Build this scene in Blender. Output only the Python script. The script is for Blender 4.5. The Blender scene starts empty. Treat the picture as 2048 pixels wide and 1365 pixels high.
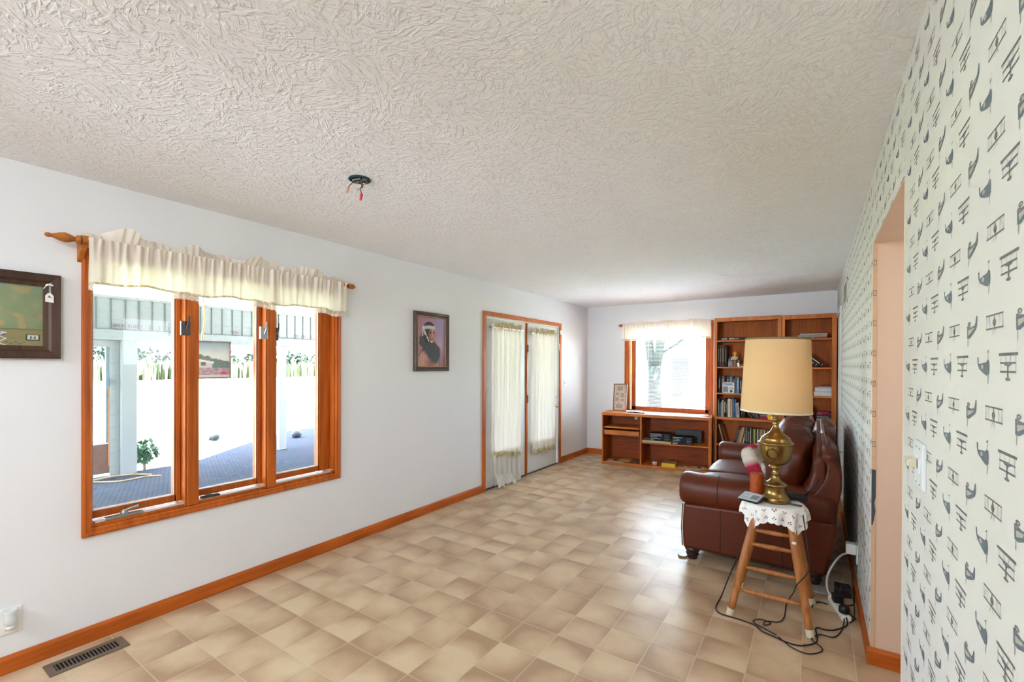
import bpy, bmesh, math, random
from mathutils import Matrix, Vector, noise
R=math.radians
C=bpy.context.scene.collection
S=bpy.context.scene
# ------------------------------------------------------------------ camera
cd=bpy.data.cameras.new('camera'); cam=bpy.data.objects.new('camera',cd); C.objects.link(cam)
cd.sensor_width=36; cd.lens=910.1/2048*36; cd.shift_y=50.9/2048; cd.clip_start=.03; cd.clip_end=300
YAW,PIT,ROL=.5863,-.004,.0046
fw=Vector((-math.sin(YAW)*math.cos(PIT),math.cos(YAW)*math.cos(PIT),math.sin(PIT)))
r0=Vector((math.cos(YAW),math.sin(YAW),0)); u0=r0.cross(fw)
r2=r0*math.cos(ROL)+u0*math.sin(ROL); u2=-r0*math.sin(ROL)+u0*math.cos(ROL)
m=Matrix((r2,u2,-fw)).transposed().to_4x4(); m.translation=(3.1826,0,1.4761); cam.matrix_world=m
S.camera=cam
# ------------------------------------------------------------------ world, sun, fill lights, exposure
S.view_settings.view_transform='Standard'; S.view_settings.look='None'
S.view_settings.exposure=1.85; S.view_settings.gamma=1; S.view_settings.use_curve_mapping=False
S.cycles.use_denoising=True; S.cycles.max_bounces=10; S.cycles.diffuse_bounces=6; S.cycles.transparent_max_bounces=16
S.cycles.sample_clamp_indirect=8; S.cycles.caustics_reflective=False; S.cycles.caustics_refractive=False
W=bpy.data.worlds.new('sky'); S.world=W; W.use_nodes=True
bg=W.node_tree.nodes['Background']; bg.inputs[0].default_value=(.74,.87,1,1); bg.inputs[1].default_value=7.5
def light(name,kind,loc,rot,energy,col=(1,1,1),**k):
    l=bpy.data.lights.new(name,kind); o=bpy.data.objects.new(name,l); C.objects.link(o)
    o.location=loc; o.rotation_euler=rot; l.energy=energy; l.color=col
    for a,b in k.items(): setattr(l,a,b)
    return o
light('sun','SUN',(8,-4,9),(R(32),0,R(100)),70,(1,.98,.97),angle=R(1.5))
# sky portals in the window and door openings
def portal(loc,rot,sx,sy):
    o=light('window_portal','AREA',loc,rot,1,shape='RECTANGLE',size=sx,size_y=sy); o.data.cycles.is_portal=True
portal((-.16,1.5,1.32),(0,R(-90),0),1.45,1.45)
portal((1.3,7.26,1.4),(R(-90),0,0),1.2,1.3)
portal((-.2,5.15,1.05),(0,R(-90),0),2.0,1.8)
# two unseen fill lights added behind the camera, not fixtures of the room
light('near_fill_light','AREA',(2.4,-.9,2.36),(R(38),0,R(20)),16,(.86,.93,1),shape='RECTANGLE',size=1.2,size_y=.5)
light('near_fill_light','AREA',(.9,-1.6,2.36),(R(30),0,R(-15)),16,(.86,.93,1),shape='RECTANGLE',size=1.2,size_y=.5)
light('far_fill_light','AREA',(.9,-2.7,1.25),(R(93),0,R(-4)),3.6,(.84,.92,1),shape='DISK',size=.6,spread=R(40))  # added narrow-beam fill that brightens the far end of the room
light('hallway_fill_light','AREA',(4.45,2.3,1.9),(0,R(100),0),4.2,(.86,.93,1),shape='RECTANGLE',size=.9,size_y=1.0)  # added fill from the hallway for the left wall and ceiling
# ------------------------------------------------------------------ helpers
def lin(h):
    if isinstance(h,str):
        h=h.lstrip('#'); h=[int(h[i:i+2],16)/255 for i in (0,2,4)]
    return tuple((c/12.92 if c<=.04045 else ((c+.055)/1.055)**2.4) for c in h)
MC={}
def mat(name,col='#cccccc',rough=.6,metal=0,spec=.5,coat=0,var=0,vscale=8,bump=0,bscale=60,trans=0,emit=0,croug=.1,stretch=(1,1,1)):
    key=name
    if key in MC: return MC[key]
    M=bpy.data.materials.new(name); M.use_nodes=True; nt=M.node_tree; p=nt.nodes['Principled BSDF']
    c=lin(col) if not isinstance(col,tuple) else col
    p.inputs['Base Color'].default_value=(*c,1); p.inputs['Roughness'].default_value=rough
    p.inputs['Metallic'].default_value=metal; p.inputs['Specular IOR Level'].default_value=spec*.8
    p.inputs['Coat Weight'].default_value=coat; p.inputs['Coat Roughness'].default_value=croug
    N=nt.nodes.new; L=nt.links.new
    tc=N('ShaderNodeTexCoord'); mp=N('ShaderNodeMapping'); mp.inputs['Scale'].default_value=stretch
    L(tc.outputs['Object'],mp.inputs[0])
    nz=N('ShaderNodeTexNoise'); nz.inputs['Scale'].default_value=vscale; nz.inputs['Detail'].default_value=5
    L(mp.outputs[0],nz.inputs['Vector'])
    mx=N('ShaderNodeMix'); mx.data_type='RGBA'
    v=max(var,.02)
    mx.inputs[6].default_value=(*[x*(1-v) for x in c],1); mx.inputs[7].default_value=(*[min(1,x*(1+v)) for x in c],1)
    L(nz.outputs[0],mx.inputs[0]); L(mx.outputs[2],p.inputs['Base Color'])
    if bump:
        n2=N('ShaderNodeTexNoise'); n2.inputs['Scale'].default_value=bscale; n2.inputs['Detail'].default_value=3
        L(mp.outputs[0],n2.inputs['Vector'])
        b=N('ShaderNodeBump'); b.inputs['Strength'].default_value=bump; b.inputs['Distance'].default_value=.004
        L(n2.outputs[0],b.inputs['Height']); L(b.outputs[0],p.inputs['Normal'])
    if trans:
        t=N('ShaderNodeBsdfTranslucent'); t.inputs[0].default_value=(*c,1)
        ms=N('ShaderNodeMixShader'); ms.inputs[0].default_value=trans
        L(p.outputs[0],ms.inputs[1]); L(t.outputs[0],ms.inputs[2]); L(ms.outputs[0],nt.nodes['Material Output'].inputs[0])
    if emit:
        p.inputs['Emission Color'].default_value=(*c,1); p.inputs['Emission Strength'].default_value=emit
    MC[key]=M; return M
def wood(name,c1,c2,axis='z',rough=.48,coat=.04,sc=1.0):
    if name in MC: return MC[name]
    M=mat(name,c1,rough=rough,coat=coat,croug=.4,spec=.4); nt=M.node_tree; N=nt.nodes.new; L=nt.links.new
    p=nt.nodes['Principled BSDF']
    tc=N('ShaderNodeTexCoord'); mp=N('ShaderNodeMapping')
    s={'x':(1.5,28,28),'y':(28,1.5,28),'z':(28,28,1.5)}[axis]; mp.inputs['Scale'].default_value=[a*sc for a in s]
    L(tc.outputs['Object'],mp.inputs[0])
    n=N('ShaderNodeTexNoise'); n.inputs['Scale'].default_value=1; n.inputs['Detail'].default_value=6; n.inputs['Distortion'].default_value=1.2
    L(mp.outputs[0],n.inputs['Vector'])
    n2=N('ShaderNodeTexNoise'); n2.inputs['Scale'].default_value=3; n2.inputs['Detail'].default_value=2
    L(tc.outputs['Object'],n2.inputs['Vector'])
    ad=N('ShaderNodeMath'); ad.operation='MULTIPLY_ADD'; ad.inputs[1].default_value=.35; L(n2.outputs[0],ad.inputs[0]); 
    mu=N('ShaderNodeMath'); mu.operation='MULTIPLY'; mu.inputs[1].default_value=.75; L(n.outputs[0],mu.inputs[0]); L(mu.outputs[0],ad.inputs[2])
    cr=N('ShaderNodeValToRGB'); e=cr.color_ramp.elements
    e[0].position=.38; e[0].color=(*lin(c2),1); e[1].position=.68; e[1].color=(*lin(c1),1)
    L(ad.outputs[0],cr.inputs[0]); L(cr.outputs[0],p.inputs['Base Color'])
    return M
def glass(name,tint=(.97,.99,1),amt=.92):
    if name in MC: return MC[name]
    M=bpy.data.materials.new(name); M.use_nodes=True; nt=M.node_tree; nt.nodes.clear(); N=nt.nodes.new; L=nt.links.new
    o=N('ShaderNodeOutputMaterial'); t=N('ShaderNodeBsdfTransparent'); g=N('ShaderNodeBsdfGlossy'); f=N('ShaderNodeLayerWeight'); x=N('ShaderNodeMixShader'); pw=N('ShaderNodeMath'); pw.operation='POWER'; pw.inputs[1].default_value=4; ma=N('ShaderNodeMath'); ma.operation='MULTIPLY_ADD'; ma.inputs[1].default_value=.6; ma.inputs[2].default_value=.035
    t.inputs[0].default_value=(*tint,1); g.inputs['Roughness'].default_value=.02; f.inputs[0].default_value=.5
    L(f.outputs['Facing'],pw.inputs[0]); L(pw.outputs[0],ma.inputs[0]); L(ma.outputs[0],x.inputs[0]); L(t.outputs[0],x.inputs[1]); L(g.outputs[0],x.inputs[2]); L(x.outputs[0],o.inputs[0])
    MC[name]=M; return M
def attrmat(name,rough=.5,trans=0,holes=False,coat=0):
    if name in MC: return MC[name]
    M=mat(name,'#ffffff',rough=rough,coat=coat); nt=M.node_tree; a=nt.nodes.new('ShaderNodeAttribute'); a.attribute_name='Col'
    nt.links.new(a.outputs['Color'],nt.nodes['Principled BSDF'].inputs['Base Color']); return M
def cr_pts(pts,n=6,closed=False):
    P=[Vector(p) for p in pts]; o=[]; k=len(P)
    for i in range(k-1):
        a=P[max(i-1,0)];b=P[i];c=P[i+1];d=P[min(i+2,k-1)]
        for j in range(n):
            t=j/n; o.append(.5*((2*b)+(c-a)*t+(2*a-5*b+4*c-d)*t*t+(3*b-a-3*c+d)*t**3))
    o.append(P[-1]); return o
class B:
    def __init__(s): s.v=[];s.f=[];s.mi=[];s.M=Matrix.Identity(4);s.uv={};s.col=None
    def add(s,vs,fs,mi=0):
        k=len(s.v); s.v+=[tuple(s.M@Vector(v)) for v in vs]
        for f in fs: s.f.append(tuple(i+k for i in f)); s.mi.append(mi)
        return s
    def box(s,x0,x1,y0,y1,z0,z1,mi=0):
        return s.add([(x,y,z) for x in (x0,x1) for y in (y0,y1) for z in (z0,z1)],[(0,1,3,2),(4,6,7,5),(0,4,5,1),(2,3,7,6),(0,2,6,4),(1,5,7,3)],mi)
    def ring(s,rs,closed_ends=True,mi=0,wrap=True):
        n=len(rs[0]); vs=[p for r in rs for p in r]; fs=[]
        for i in range(len(rs)-1):
            for j in range(n if wrap else n-1):
                a=i*n+j;b=i*n+(j+1)%n; fs.append((a,b,b+n,a+n))
        if closed_ends: fs.append(tuple(range(n))[::-1]); fs.append(tuple((len(rs)-1)*n+j for j in range(n)))
        return s.add(vs,fs,mi)
    def tube(s,pts,r,n=8,mi=0,sm=0):
        P=cr_pts(pts,sm) if sm else [Vector(p) for p in pts]
        rr=r if isinstance(r,(list,tuple)) else None; rs=[]; up=Vector((0,0,1)); prev=None
        for i,p in enumerate(P):
            t=(P[min(i+1,len(P)-1)]-P[max(i-1,0)]).normalized()
            if prev is None:
                a=t.cross(Vector((0,0,1))); 
                if a.length<.1: a=t.cross(Vector((1,0,0)))
            else: a=prev-t*prev.dot(t)
            a.normalize(); prev=a; b=t.cross(a)
            q=rr[0]+(0) if False else (r if rr is None else rr[min(int(i/max(1,len(P)-1)*(len(rr)-1)+.5),len(rr)-1)] if sm else rr[i])
            rs.append([tuple(p+(a*math.cos(2*math.pi*j/n)+b*math.sin(2*math.pi*j/n))*q) for j in range(n)])
        return s.ring(rs,True,mi)
    def cyl(s,p0,p1,r0,r1=None,n=20,mi=0):
        return s.tube([p0,p1],[r0,r0 if r1 is None else r1],n,mi)
    def lathe(s,prof,c,n=32,mi=0,axis='z',caps=True):
        rs=[]
        for r,z in prof:
            ring=[]
            for j in range(n):
                a=2*math.pi*j/n; x=max(r,1e-4)*math.cos(a); y=max(r,1e-4)*math.sin(a)
                ring.append({'z':(c[0]+x,c[1]+y,c[2]+z),'x':(c[0]+z,c[1]+x,c[2]+y),'y':(c[0]-x,c[1]+z,c[2]+y)}[axis])
            rs.append(ring)
        return s.ring(rs,caps,mi)
    def prism(s,poly,a,b,plane='xz',mi=0):
        f={'xz':lambda u,v,w:(u,w,v),'yz':lambda u,v,w:(w,u,v),'xy':lambda u,v,w:(u,v,w)}[plane]; n=len(poly)
        vs=[f(u,v,a) for u,v in poly]+[f(u,v,b) for u,v in poly]
        fs=[tuple(range(n)),tuple(range(2*n-1,n-1,-1))]+[(i,i+n,(i+1)%n+n,(i+1)%n) for i in range(n)]
        return s.add(vs,fs,mi)
    def grid(s,fn,nu,nv,mi=0,uv=False):
        k=len(s.v); vs=[fn(i/nu,j/nv) for j in range(nv+1) for i in range(nu+1)]
        fs=[(j*(nu+1)+i,j*(nu+1)+i+1,(j+1)*(nu+1)+i+1,(j+1)*(nu+1)+i) for j in range(nv) for i in range(nu)]
        if uv:
            for j in range(nv+1):
                for i in range(nu+1): s.uv[k+j*(nu+1)+i]=(i/nu,j/nv)
        return s.add(vs,fs,mi)
    def sup(s,c,h,e=.5,rot=None,n=28,mi=0,wr=0,seed=0):
        # rounded cushion: superellipsoid, half sizes h; wr = wrinkle depth
        def sg(v,p): return math.copysign(abs(v)**p,v)
        rs=[]; nv=n//2
        Rm=(Matrix.Rotation(rot[0],4,'X')@Matrix.Rotation(rot[1],4,'Y')@Matrix.Rotation(rot[2],4,'Z')) if rot else Matrix.Identity(4)
        for i in range(nv+1):
            t=-math.pi/2+math.pi*i/nv; ct,st=sg(math.cos(t),e),sg(math.sin(t),e); ring=[]
            for j in range(n):
                a=2*math.pi*j/n; p=Vector((h[0]*ct*sg(math.cos(a),e),h[1]*ct*sg(math.sin(a),e),h[2]*st))
                if wr:
                    q=p*9+Vector((seed,seed*2,0)); p+=p.normalized()*wr*(noise.noise(q)+.6*noise.noise(Vector((q.x*2.2,q.y*.8,q.z*2.4))))
                ring.append(tuple(Vector(c)+Rm@p))
            rs.append(ring)
        return s.ring(rs,True,mi)
    def build(s,name,mats,parent=None,smooth=False,bevel=0,bseg=2,sub=0,loc=None,ang=40):
        me=bpy.data.meshes.new(name)
        off=Vector((0,0,0))
        if parent is not None: off=Vector(parent['_o'])
        elif s.v:
            xs=[v[0] for v in s.v];ys=[v[1] for v in s.v];zs=[v[2] for v in s.v]
            off=Vector(((min(xs)+max(xs))/2,(min(ys)+max(ys))/2,min(zs))) if loc is None else Vector(loc)
        me.from_pydata([tuple(Vector(v)-off) for v in s.v],[],s.f)
        for M in (mats if isinstance(mats,(list,tuple)) else [mats]): me.materials.append(M)
        for p,k in zip(me.polygons,s.mi): p.material_index=k
        if s.uv:
            ul=me.uv_layers.new(name='UVMap')
            for l in me.loops: ul.data[l.index].uv=s.uv.get(l.vertex_index,(0,0))
        if s.col:
            ca=me.color_attributes.new('Col','FLOAT_COLOR','POINT')
            for i,c in enumerate(s.col): ca.data[i].color=(*c,1)
        bm=bmesh.new(); bm.from_mesh(me)
        if not s.col and not s.uv: bmesh.ops.recalc_face_normals(bm,faces=bm.faces)
        bm.to_mesh(me); bm.free()
        o=bpy.data.objects.new(name,me); C.objects.link(o)
        o['_o']=tuple(off)
        if parent is not None: o.parent=parent
        else: o.location=off
        if smooth:
            for p in me.polygons: p.use_smooth=True
        if bevel:
            md=o.modifiers.new('bevel','BEVEL'); md.width=bevel; md.segments=bseg; md.limit_method='ANGLE'; md.angle_limit=R(ang)
        if sub:
            md=o.modifiers.new('sub','SUBSURF'); md.levels=sub; md.render_levels=sub
        return o
def tag(o,label,cat,group=None,kind=None):
    if label: o['label']=label
    if cat: o['category']=cat
    if group: o['group']=group
    if kind: o['kind']=kind
    return o
def thing(name,label,cat,loc,group=None,kind=None):
    o=bpy.data.objects.new(name,None); C.objects.link(o); o.location=loc; o['_o']=tuple(loc); o.empty_display_size=.05
    return tag(o,label,cat,group,kind)
def struct(o,label=None):
    o['kind']='structure'
    if label: o['label']=label
    return o
def paint(name,parent,P,nu,nv,fn,M,label=None):
    """flat picture surface: P(u,v)->point, fn(u,v)->linear colour; u right, v up"""
    b=B(); b.grid(P,nu,nv); b.col=[fn(i/nu,j/nv) for j in range(nv+1) for i in range(nu+1)]
    o=b.build(name,M,parent)
    if label: o['label']=label
    return o
def mixc(a,b,t):
    t=max(0,min(1,t)); return tuple(x*(1-t)+y*t for x,y in zip(a,b))
def sst(a,b,x):
    t=max(0,min(1,(x-a)/(b-a))); return t*t*(3-2*t)
def ell(u,v,cx,cy,rx,ry,rot=0):
    c,s_=math.cos(rot),math.sin(rot); x=(u-cx)*c+(v-cy)*s_; y=-(u-cx)*s_+(v-cy)*c
    return math.hypot(x/rx,y/ry)
def seg(u,v,ax,ay,bx,by):
    dx,dy=bx-ax,by-ay; t=max(0,min(1,((u-ax)*dx+(v-ay)*dy)/(dx*dx+dy*dy))); return math.hypot(u-ax-t*dx,v-ay-t*dy)
def nz(x,y,z=0): return noise.noise(Vector((x,y,z)))
# ------------------------------------------------------------------ materials
OAKC,OAKD='#c9803c','#a3561f'
TRIM_Y=wood('trim_wood_y','#c0621a','#97450c','y'); TRIM_Z=wood('trim_wood_z','#c0621a','#97450c','z'); TRIM_X=wood('trim_wood_x','#c0621a','#97450c','x')
OAK_Z=wood('oak_z','#b9691f','#96500f','z'); OAK_X=wood('oak_x','#c57224','#a05814','x'); OAK_BACK=wood('oak_back','#b05a08','#8a4204','z',rough=.6,coat=0)
OAK_BACKX=wood('oak_back_x','#9e4808','#7c3604','x',rough=.6,coat=0)
WHITE=mat('wall_paint','#e4e5e8',rough=.85,var=.02,vscale=2,bump=.05,bscale=40)
DOORW=mat('door_paint','#dddfe0',rough=.45,var=.01)
PEACH=mat('peach_paint','#cfb49e',rough=.85,var=.05,vscale=3,bump=.1,bscale=25)
PLAST=mat('white_plastic','#e9e9e6',rough=.35); IVORY=mat('ivory_plastic','#cfc8ae',rough=.35)
BLACKP=mat('black_plastic','#141416',rough=.35); GREYP=mat('grey_plastic','#7c8084',rough=.4)
CHROME=mat('chrome','#c8ccd0',rough=.2,metal=1); BRONZE=mat('dark_bronze','#5a5550',rough=.35,metal=.8); BRASSP=mat('polished_brass','#e2c88a',rough=.22,metal=1)
GLASS=glass('window_glass')
# ceiling: stomped drywall texture
def ceil_mat():
    M=mat('ceiling_texture','#f4f6fb',rough=.9); nt=M.node_tree; N=nt.nodes.new; L=nt.links.new; p=nt.nodes['Principled BSDF']
    tc=N('ShaderNodeTexCoord'); hs=[]
    for k,(sc,off) in enumerate([(8,0),(12,3.7)]):
        mp=N('ShaderNodeMapping'); mp.inputs['Location'].default_value=(off,off*.7,0); L(tc.outputs['Object'],mp.inputs[0])
        v=N('ShaderNodeTexVoronoi'); v.voronoi_dimensions='2D'; v.inputs['Scale'].default_value=sc; L(mp.outputs[0],v.inputs['Vector'])
        sx=N('ShaderNodeSeparateColor'); L(v.outputs['Color'],sx.inputs[0])
        an=N('ShaderNodeMath'); an.operation='MULTIPLY'; an.inputs[1].default_value=6.28; L(sx.outputs[0],an.inputs[0])
        vr=N('ShaderNodeVectorRotate'); vr.rotation_type='Z_AXIS'; L(mp.outputs[0],vr.inputs['Vector']); L(an.outputs[0],vr.inputs['Angle'])
        m2=N('ShaderNodeMapping'); m2.inputs['Scale'].default_value=(16,52,1); L(vr.outputs[0],m2.inputs[0])
        n=N('ShaderNodeTexNoise'); n.noise_dimensions='2D'; n.inputs['Scale'].default_value=1; n.inputs['Detail'].default_value=2.5; n.inputs['Distortion'].default_value=.5; L(m2.outputs[0],n.inputs['Vector'])
        cr=N('ShaderNodeValToRGB'); cr.color_ramp.elements[0].position=.5; cr.color_ramp.elements[1].position=.6; L(n.outputs[0],cr.inputs[0])
        hs.append(cr)
    ad=N('ShaderNodeMath'); ad.operation='ADD'; L(hs[0].outputs[0],ad.inputs[0]); L(hs[1].outputs[0],ad.inputs[1])
    b=N('ShaderNodeBump'); b.inputs['Strength'].default_value=.5; b.inputs['Distance'].default_value=.010; L(ad.outputs[0],b.inputs['Height']); L(b.outputs[0],p.inputs['Normal'])
    return M
# floor: nine-inch vinyl tiles with pale joints and cloudy brown edges
def floor_mat():
    M=mat('vinyl_tile','#b9a283',rough=.3); nt=M.node_tree; N=nt.nodes.new; L=nt.links.new; p=nt.nodes['Principled BSDF']
    def mth(op,a,b=None,c=None):
        n=N('ShaderNodeMath'); n.operation=op
        for i,x in enumerate((a,b,c)):
            if x is None: continue
            if isinstance(x,(int,float)): n.inputs[i].default_value=x
            else: L(x,n.inputs[i])
        return n.outputs[0]
    tc=N('ShaderNodeTexCoord'); sp=N('ShaderNodeSeparateXYZ'); L(tc.outputs['Object'],sp.inputs[0])
    tx=mth('DIVIDE',mth('SUBTRACT',sp.outputs[0],1.3575),.2225); ty=mth('DIVIDE',mth('SUBTRACT',sp.outputs[1],1.98),.2265)
    fx=mth('FRACT',mth('ADD',tx,200)); fy=mth('FRACT',mth('ADD',ty,200))
    ix=mth('FLOOR',tx); iy=mth('FLOOR',ty)
    cb=N('ShaderNodeCombineXYZ'); L(ix,cb.inputs[0]); L(iy,cb.inputs[1])
    wn=N('ShaderNodeTexWhiteNoise'); wn.noise_dimensions='2D'; L(cb.outputs[0],wn.inputs['Vector'])
    sc=N('ShaderNodeSeparateColor'); L(wn.outputs['Color'],sc.inputs[0])
    r1,r2_,r3=sc.outputs[0],sc.outputs[1],sc.outputs[2]
    # directional smudge: darker toward one or two edges
    dx=mth('MULTIPLY',mth('SUBTRACT',fx,.5),mth('SUBTRACT',mth('MULTIPLY',r1,2.0),1.0))
    dy=mth('MULTIPLY',mth('SUBTRACT',fy,.5),mth('SUBTRACT',mth('MULTIPLY',r2_,2.6),.9))
    nzn=N('ShaderNodeTexNoise'); nzn.inputs['Scale'].default_value=7; nzn.inputs['Detail'].default_value=4; L(tc.outputs['Object'],nzn.inputs['Vector'])
    ex=mth('ABSOLUTE',mth('SUBTRACT',fx,.5)); ey=mth('ABSOLUTE',mth('SUBTRACT',fy,.5))
    edge=mth('POWER',mth('MAXIMUM',ex,ey),2.2)
    v=mth('ADD',mth('ADD',mth('MULTIPLY',mth('ADD',dx,dy),.72),mth('MULTIPLY',edge,1.3)),mth('MULTIPLY',nzn.outputs[0],.75))
    v=mth('ADD',v,mth('MULTIPLY',r3,.3))
    cr=N('ShaderNodeValToRGB'); e=cr.color_ramp.elements; e[0].position=.32; e[0].color=(*lin('#cfb898'),1); e[1].position=1.1 if False else 1.0; e[1].color=(*lin('#a98b6e'),1)
    q=cr.color_ramp.elements.new(.6); q.color=(*lin('#c0a586'),1)
    L(v,cr.inputs[0])
    n3=N('ShaderNodeTexNoise'); n3.inputs['Scale'].default_value=160; L(tc.outputs['Object'],n3.inputs['Vector'])
    mxx=N('ShaderNodeMix'); mxx.data_type='RGBA'; mxx.blend_type='SOFT_LIGHT'; mxx.inputs[0].default_value=.25; L(cr.outputs[0],mxx.inputs[6]); L(n3.outputs[0],mxx.inputs[7])
    gr=mth('MAXIMUM',mth('GREATER_THAN',ex,.487),mth('GREATER_THAN',ey,.487))
    mx=N('ShaderNodeMix'); mx.data_type='RGBA'; L(mth('MULTIPLY',gr,.55),mx.inputs[0]); L(mxx.outputs[2],mx.inputs[6]); mx.inputs[7].default_value=(*lin('#cfbea4'),1)
    L(mx.outputs[2],p.inputs['Base Color'])
    hh=mth('ADD',mth('MULTIPLY',gr,-.6),mth('MULTIPLY',n3.outputs[0],.35))
    b=N('ShaderNodeBump'); b.inputs['Strength'].default_value=.16; b.inputs['Distance'].default_value=.003; L(hh,b.inputs['Height']); L(b.outputs[0],p.inputs['Normal'])
    p.inputs['Roughness'].default_value=.33; p.inputs['Specular IOR Level'].default_value=.38
    return M
# ------------------------------------------------------------------ room shell
RW,RD,H=3.423,7.09,2.44; Y0=-3.0
f=B().box(-.15,5.2,Y0-.15,RD+.2,-.12,0).build('floor',floor_mat(),loc=(0,0,0)); struct(f)
c_=B().box(-.15,5.2,Y0-.15,RD+.2,H,H+.15).build('ceiling',ceil_mat(),loc=(0,0,0)); struct(c_)
struct(B().box(-.75,-.15,-3.5,RD+.8,H+.16,H+.3).build('shade_overhang',mat('overhang_white','#e4e6e8',rough=.6)))  # unseen overhang added to block the sun from the porch side
def wall_with_holes(name,axis,a0,a1,holes,t0,t1,M,z1=H):
    """axis 'y': wall lies along Y with thickness t0..t1 in X; 'x': along X"""
    b=B(); hs=sorted(holes); cur=a0
    def bx(p,q,z0,zz):
        if q-p<1e-4 or zz-z0<1e-4: return
        b.box(t0,t1,p,q,z0,zz) if axis=='y' else b.box(p,q,t0,t1,z0,zz)
    for (h0,h1,z0,zz) in hs:
        bx(cur,h0,0,z1); bx(h0,h1,0,z0); bx(h0,h1,zz,z1); cur=h1
    bx(cur,a1,0,z1)
    return struct(b.build(name,M,loc=(0,0,0)))
W1=(.765,2.25,.60,2.04); D1=(4.225,6.055,0,2.045)
wall_with_holes('wall_left','y',Y0,RD,[W1,D1],-.15,0,WHITE)
W2=(.70,1.915,.76,2.03)
wall_with_holes('wall_back','x',-.15,RW+.001,[W2],RD,RD+.15,WHITE)
wall_with_holes('wall_near','x',-.15,5.2,[],Y0-.15,Y0,WHITE)
# ------- wallpapered right wall: paper ground plus the printed little aeroplanes
PAPER=mat('wallpaper_ground','#d3d3d0',rough=.7,var=.015,vscale=5,bump=.06,bscale=220)
INK1=mat('print_slate','#646f78',rough=.7,var=.35,vscale=60); INK2=mat('print_grey','#6a6a65',rough=.7,var=.35,vscale=70); INK3=mat('print_pale','#a9a9a0',rough=.7); INKR=mat('print_red','#9a6a64',rough=.7)
def motif(kind):
    """list of (poly2d, ink) with u to the picture's right, v up, metres"""
    o=[]
    def bar(x0,y0,x1,y1,w,k=1):
        d=math.hypot(x1-x0,y1-y0); nx,ny=-(y1-y0)/d*w/2,(x1-x0)/d*w/2
        o.append(([(x0+nx,y0+ny),(x1+nx,y1+ny),(x1-nx,y1-ny),(x0-nx,y0-ny)],k))
    def poly(p,k=0): o.append((p,k))
    def el(cx,cy,rx,ry,k=0): o.append(([(cx+rx*math.cos(a*math.pi/5),cy+ry*math.sin(a*math.pi/5)) for a in range(10)],k))
    if kind=='tri':
        bar(-.034,.0285,.034,.0285,.0075); bar(-.029,.0065,.029,.0065,.0045); bar(-.029,-.0155,.029,-.0155,.005)
        for x in (-.027,.027): bar(x,.027,x,-.015,.001,2)
        for x in (-.011,.011): bar(x,.026,x*.5,.006,.0012,2)
        bar(0,.005,0,-.03,.0035); el(0,.004,.013,.0055,0); el(0,-.034,.0085,.0042,1); bar(-.004,-.02,.004,-.036,.001,2)
    if kind=='bi':
        bar(-.036,.0215,.036,.0215,.0042); bar(-.036,-.0145,.036,-.0145,.0042)
        for x in (-.034,-.02,.02,.034): bar(x,.02,x,-.013,.0011,2)
        bar(-.02,.02,-.034,-.013,.0007,2); bar(.02,.02,.034,-.013,.0007,2)
        bar(0,.019,0,-.013,.0028,1); el(0,.001,.006,.010,1); el(.004,.003,.003,.003,3)
        bar(-.002,-.014,-.008,-.032,.0014,2); bar(.002,-.014,.006,-.032,.0014,2)
    if kind=='sideL':   # tail left, nose right
        poly([(-.032,.024),(-.027,.025),(-.026,.004),(-.004,.008),(.010,.0095),(.017,.017),(.023,.013),(.025,-.003),(.024,-.022),(.014,-.029),(-.004,-.021),(-.022,-.010),(-.030,.002)],0)
        bar(.0175,.016,.018,.038,.0011,2); poly([(.012,.035),(.019,.037),(.022,.044),(.018,.042)],1); bar(.019,-.024,.0185,-.05,.0028,2)
        el(-.008,-.003,.006,.007,2); bar(-.029,-.006,-.026,-.014,.001,2)
    if kind=='sideR':   # nose left, tail high at right
        poly([(-.026,.006),(-.022,.010),(-.012,.005),(.000,.003),(.016,.007),(.020,.016),(.024,.033),(.028,.032),(.028,.004),(.023,-.007),(.006,-.020),(-.012,-.031),(-.025,-.030)],0)
        el(-.014,.014,.0075,.0065,1); el(-.013,.0135,.004,.003,2); el(-.018,.001,.004,.004,3); poly([(-.020,-.006),(.006,-.002),(.002,-.012),(-.018,-.022)],2)
        bar(-.021,-.030,-.0205,-.054,.0026,2); el(.010,-.004,.004,.003,2)
    return o
MOT={k:[([(x*1.17,y*.60-(.005 if k in ('bi','sideR') else 0)) for x,y in p],i) for p,i in motif(k)] for k in ('tri','bi','sideL','sideR')}
def wallpaper_prints(b,x,rects,skip=[]):
    e=.0004
    random.seed(4)
    per=.2505; vper=.1495
    for (ya,yb,za,zb) in rects:
        for row in range(-12,14):
            for kind,y0,z0 in (('tri',1.474,1.478),('sideL',1.338,1.478),('bi',1.537,1.4025),('sideR',1.412,1.4025)):
                zc=z0+row*vper
                if zc<za-.05 or zc>zb+.05: continue
                k0=int((ya-y0)/per)-1; k1=int((yb-y0)/per)+2
                for k in range(k0,k1):
                    yc=y0+k*per
                    if yc<ya-.05 or yc>yb+.05: continue
                    for pi,(poly,ink) in enumerate(MOT[kind]):
                        q=[(yc-u,zc+v) for u,v in poly]
                        if any(y<ya or y>yb or z<za or z>zb for y,z in q): continue
                        xx=x-e-pi*.00002
                        b.add([(xx,y,z) for y,z in q],[tuple(range(len(q)))],1+ink)
OY0,OY1,OZ=1.922,2.873,2.089
DR0,DR1,DRZ=6.02,6.74,2.06     # pale door behind the bookcase end
b=B(); b.box(RW,RW+.2,Y0,OY0,0,H); b.box(RW,RW+.2,OY0,OY1,OZ,H); b.box(RW,RW+.2,OY1,DR0,0,H); b.box(RW,RW+.2,DR0,DR1,DRZ,H); b.box(RW,RW+.2,DR1,RD+.15,0,H)
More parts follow.
